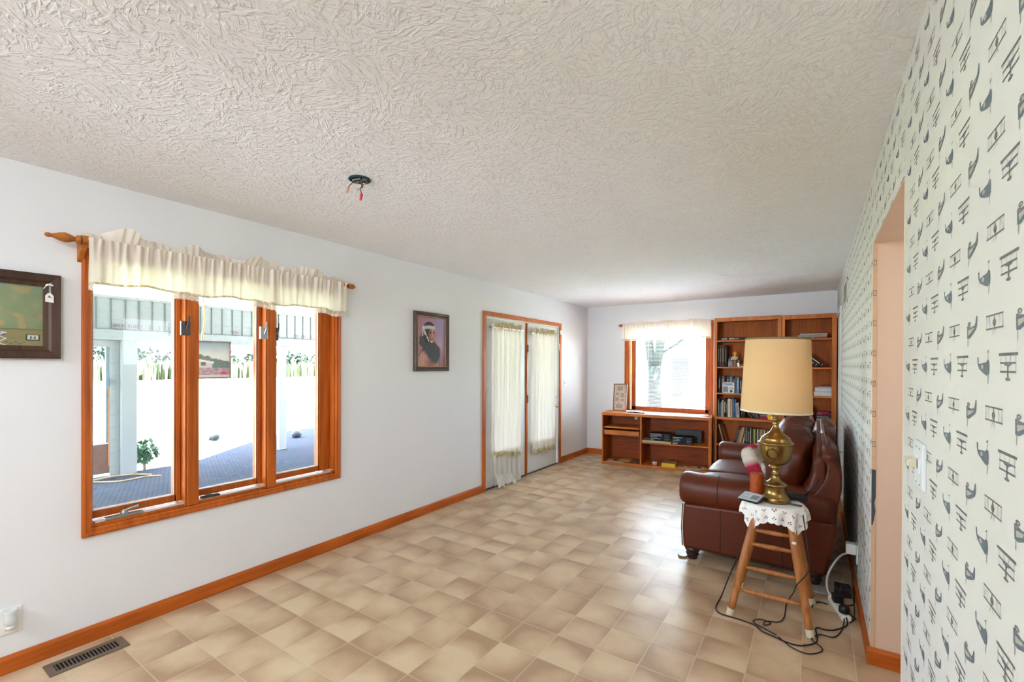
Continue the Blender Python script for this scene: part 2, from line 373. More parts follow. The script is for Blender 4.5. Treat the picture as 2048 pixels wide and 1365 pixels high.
wallpaper_prints(b,RW,[(-.6,OY0,0,H),(OY0,OY1,OZ,H),(OY1,DR0,.085,H),(DR0,DR1,DRZ+.06,H),(DR1,RD,DRZ,H)])
struct(b.build('wall_right',[PAPER,INK1,INK2,INK3,INKR],loc=(0,0,0)))
# opening: peach reveals (own wall behind), scraps of old paper down the corner
b=B(); b.box(RW,RW+.95,OY1,OY1+.0,0,OZ) if False else None
b.box(RW+.0005,RW+1.2,OY1-.006,OY1-.0005,0,OZ); b.box(RW+.0005,RW+1.2,OY0+.0,OY1,OZ-.006,OZ-.0005); b.box(RW+.0005,RW+.2,OY0+.0005,OY0+.006,0,OZ)
b.box(RW+1.2,RW+1.3,OY0-.9,OY1+.1,0,H); b.box(RW+.2,RW+1.3,OY0-.9,OY0-.8,0,H)
struct(b.build('wall_hallway',PEACH,loc=(0,0,0)))
b=B(); b.box(RW-.0006,RW+.016,OY1-.0085,OY1-.0061,0.0,OZ-.01,0)
for k in range(7):
    z=1.987-k*.1495
    for q in [(.0,.014,.012,.015),(.0,.014,-.013,-.010),(.002,.004,-.012,.014),(.011,.013,-.012,.014)]:
        b.box(RW+q[0],RW+q[1],OY1-.0088,OY1-.0086,z+q[2],z+q[3],1)
b.prism([(RW,.965),(RW+.016,.965),(RW+.016,.83),(RW+.011,.80),(RW+.016,.76),(RW+.009,.71),(RW+.005,.69),(RW,.69)],OY1-.009,OY1-.0086,'xz',2)
tag(b.build('corner_paper_strip',[mat('old_glue','#c9a684',rough=.9,var=.15,vscale=30),INK2,mat('dark_backing','#3b444a',rough=.8,var=.6,vscale=60)]),'torn wallpaper scrap edge running down the peach corner of the hallway opening','wallpaper scrap')
struct(B().box(RW-.0015,RW+.004,OY0-.004,OY0+.002,0,OZ).build('trim_1',mat('corner_bead','#d9cdb8',rough=.6)))
# ------- baseboards
def base(name,pts_axis,a0,a1,w0,out,M,h=.085):
    # profile in (t,z): t distance from wall
    pr=[(0,0),(.014,0),(.014,h-.018),(.010,h-.006),(.006,h),(0,h)]
    b=B()
    if pts_axis=='y': b.prism([(w0+out*t,z) for t,z in pr],a0,a1,'xz')
    else: b.prism([(w0+out*t,z) for t,z in pr],a0,a1,'yz')
    return struct(b.build(name,M,bevel=.002))
base('baseboard_left','y',Y0,4.17,0,1,TRIM_Y); base('baseboard_left','y',6.115,RD,0,1,TRIM_Y)
base('baseboard_back','x',.014,RW-.014,RD,-1,TRIM_X)
base('baseboard_right','y',OY1-.005,DR0-.06,RW,-1,TRIM_Y)
base('baseboard_hallway','x',RW-.014,RW+1.0,OY1-.006,-1,TRIM_X)
# ------------------------------------------------------------------ window 1: triple casement in the left wall
w1=thing('window_1','triple casement window with orange stained wood frames in the left wall',None,(0,1.5,.56),kind='structure')
CY0,CY1,CZ0,CZ1=.733,2.283,.560,2.075; cw=.042
def casing(b,y0,y1,z0,z1,w,x=0,d=.018):
    # moulded picture frame casing flat on the wall (plane x = const)
    pr=[(0,0),(0,d),(w*.25,d*1.15),(w*.5,d*.75),(w*.8,d*.8),(w,d*.45),(w,-.01)]
    cs=[(y0,z0,1,1),(y1,z0,-1,1),(y1,z1,-1,-1),(y0,z1,1,-1)]
    rs=[[(x+t,y+sy*o_,z+sz*o_) for o_,t in pr] for y,z,sy,sz in cs]; rs.append(rs[0])
    n=len(pr); vs=[p for r in rs for p in r]; fs=[(i*n+j,i*n+j+1,(i+1)*n+j+1,(i+1)*n+j) for i in range(4) for j in range(n-1)]
    b.add(vs,fs)
b=B(); casing(b,CY0,CY1,CZ0,CZ1,cw); b.build('casing',TRIM_Z,w1)
b=B()
b.box(-.14,-.001,W1[0]+.002,W1[0]+.012,W1[2],W1[3]); b.box(-.14,-.001,W1[1]-.022,W1[1]-.002,W1[2],W1[3]); b.box(-.14,-.001,W1[0],W1[1],W1[2]+.002,W1[2]+.02); b.box(-.14,-.001,W1[0],W1[1],W1[3]-.02,W1[3]-.002)
b.build('jamb',TRIM_Z,w1,bevel=.002)
b=B()
for y0,y1 in ((1.213,1.275),(1.700,1.762)):
    b.box(-.13,.012,y0,y1,CZ0+.045,W1[3]-.01)
    b.box(-.13,.004,y0-.012,y0,CZ0+.045,W1[3]-.01)
b.build('mullion',TRIM_Z,w1,bevel=.003)
SA=[(.777,1.199),(1.276,1.686),(1.763,2.225)]
for i,(a,c) in enumerate(SA):
    b=B(); xs0,xs1=-.10,-.055; st=.032; zb,zt=W1[2]+.022,W1[3]-.022; zb+=.012
    gl=a+(.012 if i else .014); gr=c-st
    if i==0: gl=a+.014
    if i==2: gr=2.128
    if i==1: gr=1.655
    b.box(xs0,xs1,a,gl,zb,zt); b.box(xs0,xs1,gr,c,zb,zt); b.box(xs0,xs1,a,c,zb,zb+.042); b.box(xs0,xs1,a,c,zt-.04,zt)
    b.box(xs1,xs1+.008,gr+.008,c,zb,zt)
    s_=b.build('sash',TRIM_Z,w1,bevel=.003)
    B().box(-.082,-.078,gl,gr,zb+.042,zt-.04).build('pane',GLASS,s_)
    g=B(); g.box(xs1-.003,xs1+.001,gl,gl+.003,zb+.042,zt-.04); g.box(xs1-.003,xs1+.001,gr-.003,gr,zb+.042,zt-.04); g.box(xs1-.003,xs1+.001,gl,gr,zb+.040,zb+.045)
    g.build('glazing_bead',mat('pale_gasket','#c9d2d6',rough=.4),s_)
b=B(); b.box(-.05,-.004,.79,2.21,W1[2]+.02,W1[2]+.026); b.build('track',mat('pale_metal','#cfd2d0',rough=.35,metal=.3),w1)
# crank handle
b=B(); b.box(-.035,.002,.83,1.0,W1[2]+.022,W1[2]+.034); b.lathe([(.018,0),(.018,.012),(.012,.024),(.0,.026)],(-.012,.915,W1[2]+.034),16)
b.tube([(-.012,.915,.652),(.004,.93,.662),(.006,.975,.668)],[.006,.006,.009],10)
b.build('crank_handle',mat('crank_metal','#9aa0a4',rough=.3,metal=.7),w1,smooth=False,bevel=.002)
b=B(); b.box(-.035,.002,1.30,1.40,W1[2]+.026,W1[2]+.036); b.tube([(-.01,1.32,.64),(-.0,1.36,.655),(-.0,1.39,.652)],.005,8); b.build('crank_base',BRONZE,w1)
# sash locks
for y,z,M in ((1.205,1.70,BRONZE),(1.676,1.70,CHROME),(1.762,1.70,BRONZE)):
    b=B(); 
    if y<1.7: b.box(-.002,.014,y-.028,y+.022,z-.055,z+.03)
    else: b.box(.0,.016,y-.006,y+.010,z-.06,z+.03)
    b.tube([(.016,y,z-.02),(.026,y+.006,z+.02),(.018,y+.012,z+.065)],[.007,.006,.004],8); b.build('sash_lock',M,w1,bevel=.002)
# ------------------------------------------------------------------ window 2 in the back wall
w2=thing('window_2','single stained wood window with open mini blind in the back wall',None,(1.3,RD,.76),kind='structure')
b=B(); 
def casing_x(b,x0,x1,z0,z1,w,y,d=.018):
    pr=[(0,0),(0,d),(w*.25,d*1.15),(w*.5,d*.75),(w*.8,d*.8),(w,d*.45),(w,-.01)]
    cs=[(x0,z0,1,1),(x1,z0,-1,1),(x1,z1,-1,-1),(x0,z1,1,-1)]
    rs=[[(x+sx*o_,y-t,z+sz*o_) for o_,t in pr] for x,z,sx,sz in cs]; rs.append(rs[0])
    n=len(pr); b.add([p for r in rs for p in r],[(i*n+j,i*n+j+1,(i+1)*n+j+1,(i+1)*n+j) for i in range(4) for j in range(n-1)])
casing_x(b,.65,1.967,.70,2.08,.055,RD); b.build('casing',TRIM_Z,w2)
b=B(); x0,x1,z0,z1=W2; b.box(x0+.001,x0+.014,RD,RD+.14,z0,z1); b.box(x1-.014,x1-.001,RD,RD+.14,z0,z1); b.box(x0,x1,RD,RD+.14,z0+.001,z0+.014); b.box(x0,x1,RD,RD+.14,z1-.014,z1-.001); b.build('jamb',TRIM_Z,w2)
b=B(); a0,a1=x0+.04,x1-.02
b.box(a0,.812,RD+.05,RD+.09,z0+.014,z1-.014); b.box(1.850,a1,RD+.05,RD+.09,z0+.014,z1-.014); b.box(a0,a1,RD+.05,RD+.09,z0+.014,.825); b.box(a0,a1,RD+.05,RD+.09,1.96,z1-.014)
s_=b.build('sash',TRIM_Z,w2,bevel=.003)
B().box(.812,1.850,RD+.068,RD+.072,.825,1.96).build('pane',GLASS,s_)
b=B(); b.box(x0+.016,x0+.034,RD+.01,RD+.05,z0+.014,z1-.014); b.build('jamb_liner',mat('pale_liner','#ddc8a4',rough=.5),w2)
b=B(); b.cyl((1.85,RD+.048,.86),(1.85,RD+.035,.86),.009,.009,10); b.cyl((1.86,RD+.048,1.83),(1.86,RD+.035,1.83),.009,.009,10); b.build('stop_button',BRONZE,w2)
b=B()
for k in range(52):
    z=.84+k*.0215; b.box(.82,1.842,RD+.098,RD+.118,z,z+.0006)
b.box(.99,.993,RD+.105,RD+.108,.83,1.96); b.box(1.67,1.673,RD+.105,RD+.108,.83,1.96); b.box(1.30,1.303,RD+.105,RD+.108,.83,1.96)
b.build('mini_blind',mat('blind_white','#f0f2f2',rough=.5,trans=.3),w2)
# ------------------------------------------------------------------ french doors (door_1, door_2)
def french(name,y0,y1,knob):
    d=thing(name,'white french door leaf with full glass behind cream curtain',None,(-.03,(y0+y1)/2,0),kind='structure')
    st=.125; g0,g1,gz0,gz1=y0+st,y1-st,.42,1.90
    b=B(); X0,X1=-.062,-.018
    b.box(X0,X1,y0,g0,.015,2.025); b.box(X0,X1,g1,y1,.015,2.025); b.box(X0,X1,g0,g1,.015,gz0); b.box(X0,X1,g0,g1,gz1,2.025)
    b.build('door_leaf',DOORW,d,bevel=.002)
    b=B(); 
    for (a,c,e,g) in ((g0-.02,g0+.012,gz0-.02,gz1+.02),(g1-.012,g1+.02,gz0-.02,gz1+.02),(g0,g1,gz0-.02,gz0+.012),(g0,g1,gz1-.012,gz1+.02)): b.box(X1,X1+.008,a,c,e,g)
    b.build('glass_stop',DOORW,d,bevel=.002)
    B().box(-.042,-.038,g0,g1,gz0,gz1).build('pane',GLASS,d)
    b=B(); b.box(X0,X1+.002,y0,y1,.0,.015); b.build('sweep',BLACKP,d)
    if knob:
        for z,n in ((1.0,'deadbolt'),(.872,'door_knob')):
            yk=y1-.075; b=B()
            if n=='deadbolt': b.lathe([(.028,0),(.028,.006),(.018,.014),(.016,.02),(0,.021)],(X1,yk,z),20,axis='x'); b.box(X1+.02,X1+.034,yk-.004,yk+.004,z-.014,z+.014)
            else: b.lathe([(.03,0),(.03,.005),(.012,.012),(.011,.03),(.024,.038),(.028,.05),(.022,.062),(0,.066)],(X1,yk,z),20,axis='x')
            b.build(n,BRASSP,d,smooth=True)
    return d
d1=french('door_1',4.262,5.140,False); d1['label']='near white french door leaf with sagging cream curtain'
d2=french('door_2',5.180,6.020,True); d2['label']='far white french door leaf with brass knob and deadbolt'
dt=thing('trim_2','stained wood frame around the double french doors',None,(0,5.14,0),kind='structure')
b=B(); pr=.052
b.box(0,.018,4.173,4.173+pr,0,2.045); b.box(0,.018,6.112-pr,6.112,0,2.045); b.box(0,.018,4.173,6.112,2.045,2.097); b.build('casing',TRIM_Z,dt,bevel=.004)
b=B(); b.box(-.14,-.001,D1[0]+.001,D1[0]+.02,0,2.035); b.box(-.14,-.001,D1[1]-.02,D1[1]-.001,0,2.035); b.box(-.14,-.001,D1[0],D1[1],2.03,2.044); b.build('jamb',DOORW,dt)
b=B(); b.box(-.075,.002,5.146,5.174,0,2.03); b.build('astragal',TRIM_Z,dt,bevel=.003)
b=B(); b.box(-.14,-.0,D1[0],D1[1],0,.012); b.build('threshold',mat('threshold_metal','#6b6258',rough=.4,metal=.5),dt)
for y,z in ((5.16,1.69),(5.16,1.02),(6.06,1.74)):
    b=B(); b.box(-.018,.006,y-.006,y+.02,z-.05,z+.05); b.cyl((.006,y+.004,z-.05),(.006,y+.004,z+.05),.006,.006,8); b.build('hinge',mat('hinge_bronze','#6a4a30',rough=.4,metal=.6) if y<6 else BRASSP,dt)
b=B(); b.box(.018,.03,6.05,6.10,1.93,1.99); b.build('alarm_sensor',PLAST,dt)
# pale door at the end of the right wall
d3=thing('door_3','white door with blue tinted lower glass at the far end of the wallpapered wall',None,(RW,6.4,0),kind='structure')
b=B(); b.box(RW-.016,RW,DR0-.06,DR0,0,DRZ+.06); b.box(RW-.016,RW,DR0,DR1,DRZ,DRZ+.06); b.build('casing',DOORW,d3,bevel=.003)
b=B(); b.box(RW+.01,RW+.05,DR0+.001,DR1-.001,0,.30); b.box(RW+.01,RW+.05,DR0+.001,DR1-.001,1.04,DRZ-.001); b.build('door_leaf',DOORW,d3)
b=B(); b.box(RW+.02,RW+.03,DR0+.001,DR1-.001,.30,1.04); b.build('pane',mat('blue_glass','#5f7f9c',rough=.15),d3)
b=B(); b.box(RW+.005,RW+.02,DR0+.001,DR1-.001,.895,.91); b.build('glazing_bar',mat('pale_gasket2','#cfd6da',rough=.4),d3)
# ------------------------------------------------------------------ outdoors beyond window 1: porch, lawn, corn, trees
def leafmat(name,c,c2):
    M=mat(name,c,rough=.9,var=.3,vscale=.8); return M
ext=tag(B().grid(lambda u,v:(-60+160*u*1.0-80,-40+160*v,-.19),4,4).build('lawn',mat('lawn_grass','#7d8568',rough=.95,var=.12,vscale=.6)),None,None); ext['kind']='structure'
b=B(); pv=[(-.15,-4),(-.15,8.6),(-8.9,8.6),(-8.56,7.78),(-6.7,5.1),(-5.43,3.5),(-5.28,3.02),(-5.4,-4)]
b.prism(pv,-.185,-.15,'xy'); 
def paver_mat():
    M=mat('porch_pavers','#77818f',rough=.45,var=.25,vscale=3); nt=M.node_tree; N=nt.nodes.new; L=nt.links.new; p=nt.nodes['Principled BSDF']; p.inputs['Specular IOR Level'].default_value=.0
    tc=N('ShaderNodeTexCoord'); mp=N('ShaderNodeMapping'); mp.inputs['Rotation'].default_value=(0,0,R(20)); L(tc.outputs['Object'],mp.inputs[0])
    br=N('ShaderNodeTexBrick'); br.inputs['Scale'].default_value=5; br.inputs['Mortar Size'].default_value=.012
    br.inputs['Color1'].default_value=(*lin('#3c444f'),1); br.inputs['Color2'].default_value=(*lin('#47434a'),1); br.inputs['Mortar'].default_value=(*lin('#2a2e35'),1)
    L(mp.outputs[0],br.inputs['Vector']); L(br.outputs[0],p.inputs['Base Color']); return M
pf=b.build('porch_floor',paver_mat(),loc=(0,0,0)); pf['kind']='structure'
q_=B().box(-3,7,RD+.16,RD+4.5,-.19,-.16).build('bounce_slab',mat('bounce_slab_pale','#d9d8d4',rough=.9,var=.05)); q_['kind']='structure'  # pale slab added to bounce sunlight up through the back window
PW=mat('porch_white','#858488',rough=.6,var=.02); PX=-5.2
rf=B().box(PX-.5,-.16,-4,10,2.62,2.64).build('porch_shade_roof',mat('shade_roof_panel','#b4bcc0',rough=.6,trans=.015)); rf['kind']='structure'  # unseen roof added to keep the porch floor and posts in shade
po=tag(B().box(PX-.1,PX+.06,2.35,2.535,-.15,1.93).build('porch_post',PW,bevel=.004),'white square porch post seen through the left window pane','post')
po2=tag(B().box(PX-.06,PX+.02,4.70,4.84,-.15,1.82).build('porch_post',PW,bevel=.004),'slim white porch post seen through the right window pane','post')
hd=thing('porch_header','white ribbed panel band with red print spanning the porch posts','header',(PX,4,1.82))
b=B(); b.box(PX-.1,PX+.08,0.4,9.5,1.80,1.95); b.build('beam',PW,hd,bevel=.004)
b=B(); b.box(PX-.03,PX,0.4,9.5,1.95,2.42); b.box(PX,PX+.02,.4,9.5,2.40,2.44)
for k in range(56):
    y=.45+k*.163; b.box(PX,PX+.012,y,y+.012,1.97,2.40,1)
b.build('ribbed_panel',[PW,mat('rib_grey','#565c61',rough=.6)],hd)
b=B(); b.box(PX+.001,PX+.01,.4,9.5,2.10,2.112,0)
def glyph(y,z,h,kind,mi):
    w=h*.6; x=PX+.0125
    def br(a,c,e,g): b.box(x,x+.001,y+a*w,y+c*w,z+e*h,z+g*h,mi)
    if kind in 'SG': br(0,1,.88,1); br(.8,1,.5,.9); br(0,1,.44,.56); br(0,.2,.1,.5); br(0,1,0,.12)
    if kind=='C': br(0,.9,.88,1); br(.8,1,.1,.9); br(0,.9,0,.12)
    if kind=='I': br(.4,.6,0,1)
    if kind=='N': br(0,.18,0,1); br(.82,1,0,1); br(.2,.8,.4,.6)
    if kind=='>': br(.2,.5,.7,.9); br(.5,.9,.35,.65); br(.2,.5,.1,.3)
for y0,t in ((2.27,'SNIINIIN'),(2.50,'SG'),(2.585,'I'),(2.69,'S'),(2.80,'C'),(2.91,'C'),(3.86,'NNIN'),(5.0,'NIN'),(5.14,'SNN'),(5.33,'C')):
    for i,ch in enumerate(t):
        glyph(y0+i*.026,1.99,.05,ch,1); b.box(PX+.0125,PX+.0135,y0+i*.026,y0+i*.026+.013,1.955,1.968,2)
b.build('printed_lettering',[PW,mat('faded_red_print','#6a3c50',rough=.6),mat('faded_blue_print','#3c4c70',rough=.6)],hd)
sd=thing('porch_screen_door','white framed porch door with glass and brown kick board left of the post','door',(PX,1.8,-.15))
b=B(); b.box(PX-.06,PX+.0,2.235,2.349,-.15,1.80); b.box(PX-.06,PX,1.0,2.235,1.70,1.80); b.box(PX-.06,PX,1.0,1.1,-.15,1.7); b.build('frame',PW,sd,bevel=.004)
b=B(); b.box(PX-.05,PX-.01,2.195,2.235,.33,1.70); b.build('stile',mat('porch_blue_grey','#66727a',rough=.5),sd)
b=B(); b.box(PX-.05,PX-.01,1.1,2.235,-.10,.32); b.build('kick_board',mat('brown_board','#5e4038',rough=.7,var=.3,vscale=6),sd)
b=B(); b.box(PX-.012,PX+.0,2.22,2.235,.0,1.12); b.build('edge_strip',mat('rust_strip','#a0694a',rough=.7),sd)
b=B(); b.box(PX-.01,PX+.03,2.185,2.225,1.15,1.26); b.build('latch',mat('latch_grey','#5b6c7c',rough=.4,metal=.4),sd)
# loose hoses and cables on the porch floor
b=B(); b.tube([(-5.0,2.0,-.13),(-4.9,2.2,-.10),(-4.95,2.45,-.13),(-4.8,2.6,-.14)],.012,8,sm=8); b.tube([(-5.0,1.95,-.14),(-4.7,2.2,-.14),(-4.72,2.5,-.14),(-4.62,2.65,-.14)],.012,8,sm=8)
tag(b.build('garden_hose',mat('tan_hose','#857058',rough=.6)),'tan hose lying loose beside the porch post','hose')
b=B(); b.tube([(-2.6,1.3,-.14),(-2.5,1.5,-.02),(-2.4,1.68,-.06),(-2.35,1.78,-.14)],.009,8,sm=8); b.tube([(-2.5,1.5,-.02),(-2.3,1.64,-.08),(-2.25,1.68,-.14)],.009,8,sm=6)
tag(b.build('cable_loop',mat('dark_cable','#39424e',rough=.5)),'dark cable loop standing on the grey pavers near the window','cable')
# small shrub by the post
def blob_foliage(b,c,rad,n,size,seed,mi=0,flat=1.0):
    rnd=random.Random(seed)
    for i in range(n):
        d=Vector((rnd.gauss(0,1),rnd.gauss(0,1),rnd.gauss(0,1))).normalized()*rad*(rnd.random()**.4)
        p=Vector(c)+Vector((d.x,d.y,d.z*flat)); q=Matrix.Rotation(rnd.random()*6.28,3,'Z')@Matrix.Rotation(rnd.random()*3.1,3,'X')
        s=size*(.6+.8*rnd.random()); vs=[p+q@Vector(v) for v in ((-s*.3,0,0),(0,-s*.5,s*.1),(s*.3,0,0),(0,s*.5,-s*.1))]
        b.add(vs,[(0,1,2,3)],mi)
b=B(); blob_foliage(b,(-5.45,2.72,.1),.2,220,.09,3); b.tube([(-5.45,2.72,-.18),(-5.45,2.72,.1)],.02,6,1)
sh=thing('shrub','small green shrub growing at the foot of the white porch post','shrub',(-5.45,2.72,-.19)); b.v and b.build('foliage',[mat('shrub_green','#3a5a44',rough=.8,var=.3,vscale=5),mat('shrub_stem','#6b5a48')],sh)
# corn field and hazy trees beyond the lawn
b=B(); rnd=random.Random(7)
for i in range(5200):
    y=rnd.uniform(5,130); x=-50-rnd.uniform(0,3)+(y-16)*-.05; h=rnd.uniform(1.3,2.1); a=rnd.uniform(0,3.1)
    dx,dy=.15*math.cos(a),.15*math.sin(a)
    b.add([(x-dx,y-dy,-.19),(x+dx,y+dy,-.19),(x+dx*1.5,y+dy*1.5,h*.7-.19),(x,y,h-.19),(x-dx*1.5,y-dy*1.5,h*.75-.19)],[(0,1,2,3,4)])
tag(b.build('corn_plants',mat('corn_green','#2b341d',rough=.9,var=.25,vscale=.5)),'pale green standing corn beyond the lawn outside the left window','corn',kind='stuff')
b=B()
for i in range(44):
    y=2+i*3.3; z=rnd.uniform(2.0,3.3); blob_foliage(b,(-66+rnd.uniform(-2,2),y,z*.6),z*.8,420,.7,100+i,flat=.8)
tag(b.build('hedgerow',mat('hedge_green','#1d2c23',rough=.9,var=.25,vscale=.4)),'hazy line of green trees behind the corn outside the left window','trees',kind='stuff')
# framed picture hung outside the middle pane, and the pole beyond it
hp=thing('hanging_picture','small framed house picture hanging on a cord outside the middle pane','picture',(-.5,1.55,1.363))
b=B(); 
yl,yr,zb_,zt_=1.36,1.692,1.365,1.640
for (a,c,e,g) in ((yl,yr,zb_,zb_+.008),(yl,yr,zt_-.008,zt_),(yl,yl+.008,zb_,zt_),(yr-.008,yr,zb_,zt_)): b.box(-.51,-.495,a,c,e,g)
b.build('frame',mat('mauve_frame','#8e6c6c',rough=.5),hp)
B().box(-.509,-.503,yl+.008,yr-.008,zb_+.008,zt_-.008).build('backing',mat('grey_backing','#9aa0a4'),hp)
def housepic(u,v):
    sky=mixc(lin('#8fb4cc'),lin('#dfe9ee'),sst(1.05,.5,v)+.2*nz(u*4,v*4)); c=sky
    tr=.62+.14*nz(u*7,1)-abs(u-.45)*.35
    if v<tr and v>.25: c=mixc(lin('#4f6f78'),lin('#7e9a98'),.5+.6*nz(u*22,v*22))
    if v<.55-.28*max(0,u-.1) and u<.62 and v>.2: c=lin('#cfd6dd')
    if abs(v-(.56-.25*max(0,u-.05)))<.03 and u<.66: c=lin('#e9eef2')
    for wx in (.12,.3,.44):
        if abs(u-wx)<.045 and abs(v-.38)<.05: c=lin('#7b6b7c')
    if v<.27: c=mixc(lin('#c9b9c4'),lin('#8f7f95'),.5+.8*nz(u*12,v*20,4))
    if v<.08: c=lin('#d8dce4')
    if ell(u,v,.87,.12,.07,.05)<1: c=lin('#c04a78')
    return c
paint('print',hp,lambda u,v:(-.5,yl+.008+u*(yr-yl-.016),zb_+.008+v*(zt_-zb_-.016)),60,50,housepic,attrmat('printed_picture',rough=.3))
b=B(); b.tube([(-.5,1.50,1.64),(-.5,1.515,1.80),(-.5,1.50,2.05),(-.5,1.50,2.619)],.006,8); b.box(-.505,-.495,1.495,1.50,1.63,1.70); b.build('hanging_cord',mat('gold_cord','#d9c08c',rough=.5),hp)
# pole with bracket in the yard
pl=thing('yard_pole','thin pale pole with a dark bucket at its foot in the bright yard','pole',(-7.48,4.43,-.19))
b=B(); b.cyl((-7.48,4.43,-.19),(-7.48,4.43,1.75),.022,.022,10); b.build('pole',mat('pale_pole','#8f7f7e',rough=.6),pl)
b=B(); b.box(-7.5,-7.46,4.33,4.36,.12,.34); b.box(-7.5,-7.46,4.36,4.43,.30,.34); b.build('bracket',mat('mauve_metal','#4f4048',rough=.5),pl); B().box(-7.52,-7.44,4.30,4.50,-.16,-.10).build('foot_plate',mat('mauve_metal','#4f4048'),pl)
b=B(); b.lathe([(.05,0),(.09,.03),(.10,.14),(.06,.2),(0,.2)],(-7.42,4.56,-.17),14); b.build('bucket',mat('slate_bucket','#2c3038',rough=.6),pl,smooth=True)
tag(B().lathe([(.03,0),(.09,.02),(.11,.09),(.07,.15),(0,.16)],(-6.3,5.72,-.15),14).build('garden_pot',mat('slate_pot','#2a2e36',rough=.6),smooth=True),'small dark round pot on the porch edge seen through the right pane','pot')
# back yard: forked tree, pale shrubs
bt=thing('yard_tree','pale forked tree trunk outside the back window','tree',(-1.45,16,-.19))
b=B(); BK=mat('bark','#101614',rough=.9,var=.3,vscale=6,bump=.3,bscale=15)
b.tube([(-1.45,16,-.2),(-1.47,16,.8),(-1.47,16,1.45)],[.30,.22,.23],12); b.tube([(-1.5,16,1.3),(-1.62,16,1.9),(-1.75,16,3.2),(-1.9,16,5)],[.17,.15,.14,.10],10)
b.tube([(-1.43,16,1.3),(-1.32,16,1.8),(-1.22,16,2.6),(-1.2,16,5)],[.16,.15,.16,.12],10); b.build('trunk',BK,bt,smooth=True)
b=B(); b.tube([(-1.2,16,1.9),(-.7,16.1,2.25),(-.1,16.2,2.7),(.6,16.3,3.4)],.05,8,sm=4); b.tube([(-1.75,16,2.4),(-2.2,16,3.0),(-2.4,16,4)],.05,8,sm=4); b.tube([(-.1,16.2,2.7),(.2,16.2,2.6),(.5,16.2,2.8)],.02,6); b.build('branch',BK,bt,smooth=True)
b=B(); blob_foliage(b,(.2,16.5,3.6),1.3,700,.22,5,flat=.8); blob_foliage(b,(-2.2,16.5,3.9),1.1,400,.22,6,flat=.8); b.build('foliage',mat('pale_leaf','#26332c',rough=.9,var=.2,vscale=2),bt)
b=B(); blob_foliage(b,(.8,22,1.2),1.6,900,.22,11,flat=.7); tag(b.build('shrub',mat('pale_leaf','#a9c4b4')),'pale feathery shrub in the far yard outside the back window','shrub')
tag(B().box(-3.4,-2.5,26,26.6,-.19,1.9).build('garden_shed',mat('pale_shed','#322f34',rough=.8)),'low pale shed far off left of the tree outside the back window','shed')
# ------------------------------------------------------------------ curtains
CREAMD=mat('cream_door_curtain','#efe9e4',rough=.9,var=.05,vscale=30,bump=.25,bscale=300,trans=.12)
CREAM=mat('cream_curtain','#f0e9dc',rough=.9,var=.05,vscale=30,bump=.25,bscale=300,trans=.30)
HEM=mat('cream_hem','#cfc39e',rough=.9,trans=.1,var=.05)
def lace_mat():
    if 'lace' in MC: return MC['lace']
    M=mat('lace','#f4f2ea',rough=.9,trans=.12); nt=M.node_tree; N=nt.nodes.new; L=nt.links.new
    out=nt.nodes['Material Output']; src=out.inputs[0].links[0].from_socket
    uv=N('ShaderNodeUVMap'); sp=N('ShaderNodeSeparateXYZ'); L(uv.outputs[0],sp.inputs[0])
    def mth(op,a,b=None):
        n=N('ShaderNodeMath'); n.operation=op
        for i,x in enumerate((a,b)):
            if x is None: continue
            if isinstance(x,(int,float)): n.inputs[i].default_value=x
            else: L(x,n.inputs[i])
        return n.outputs[0]
    fu=mth('SUBTRACT',mth('FRACT',mth('MULTIPLY',sp.outputs[0],30)),.5); fv=mth('SUBTRACT',sp.outputs[1],.5)
    d=mth('SQRT',mth('ADD',mth('POWER',mth('MULTIPLY',fu,2.6),2),mth('POWER',mth('MULTIPLY',fv,3.0),2)))
    hole=mth('MULTIPLY',mth('LESS_THAN',d,1.0),mth('GREATER_THAN',d,.82))
    n=mth('LESS_THAN',d,.18); hole=mth('MAXIMUM',hole,n)
    t=N('ShaderNodeBsdfTransparent'); x=N('ShaderNodeMixShader'); L(mth('MULTIPLY',mth('SUBTRACT',1.0,hole),.55),x.inputs[0]); L(src,x.inputs[1]); L(t.outputs[0],x.inputs[2]); L(x.outputs[0],out.inputs[0])
    return M
LACE=lace_mat()
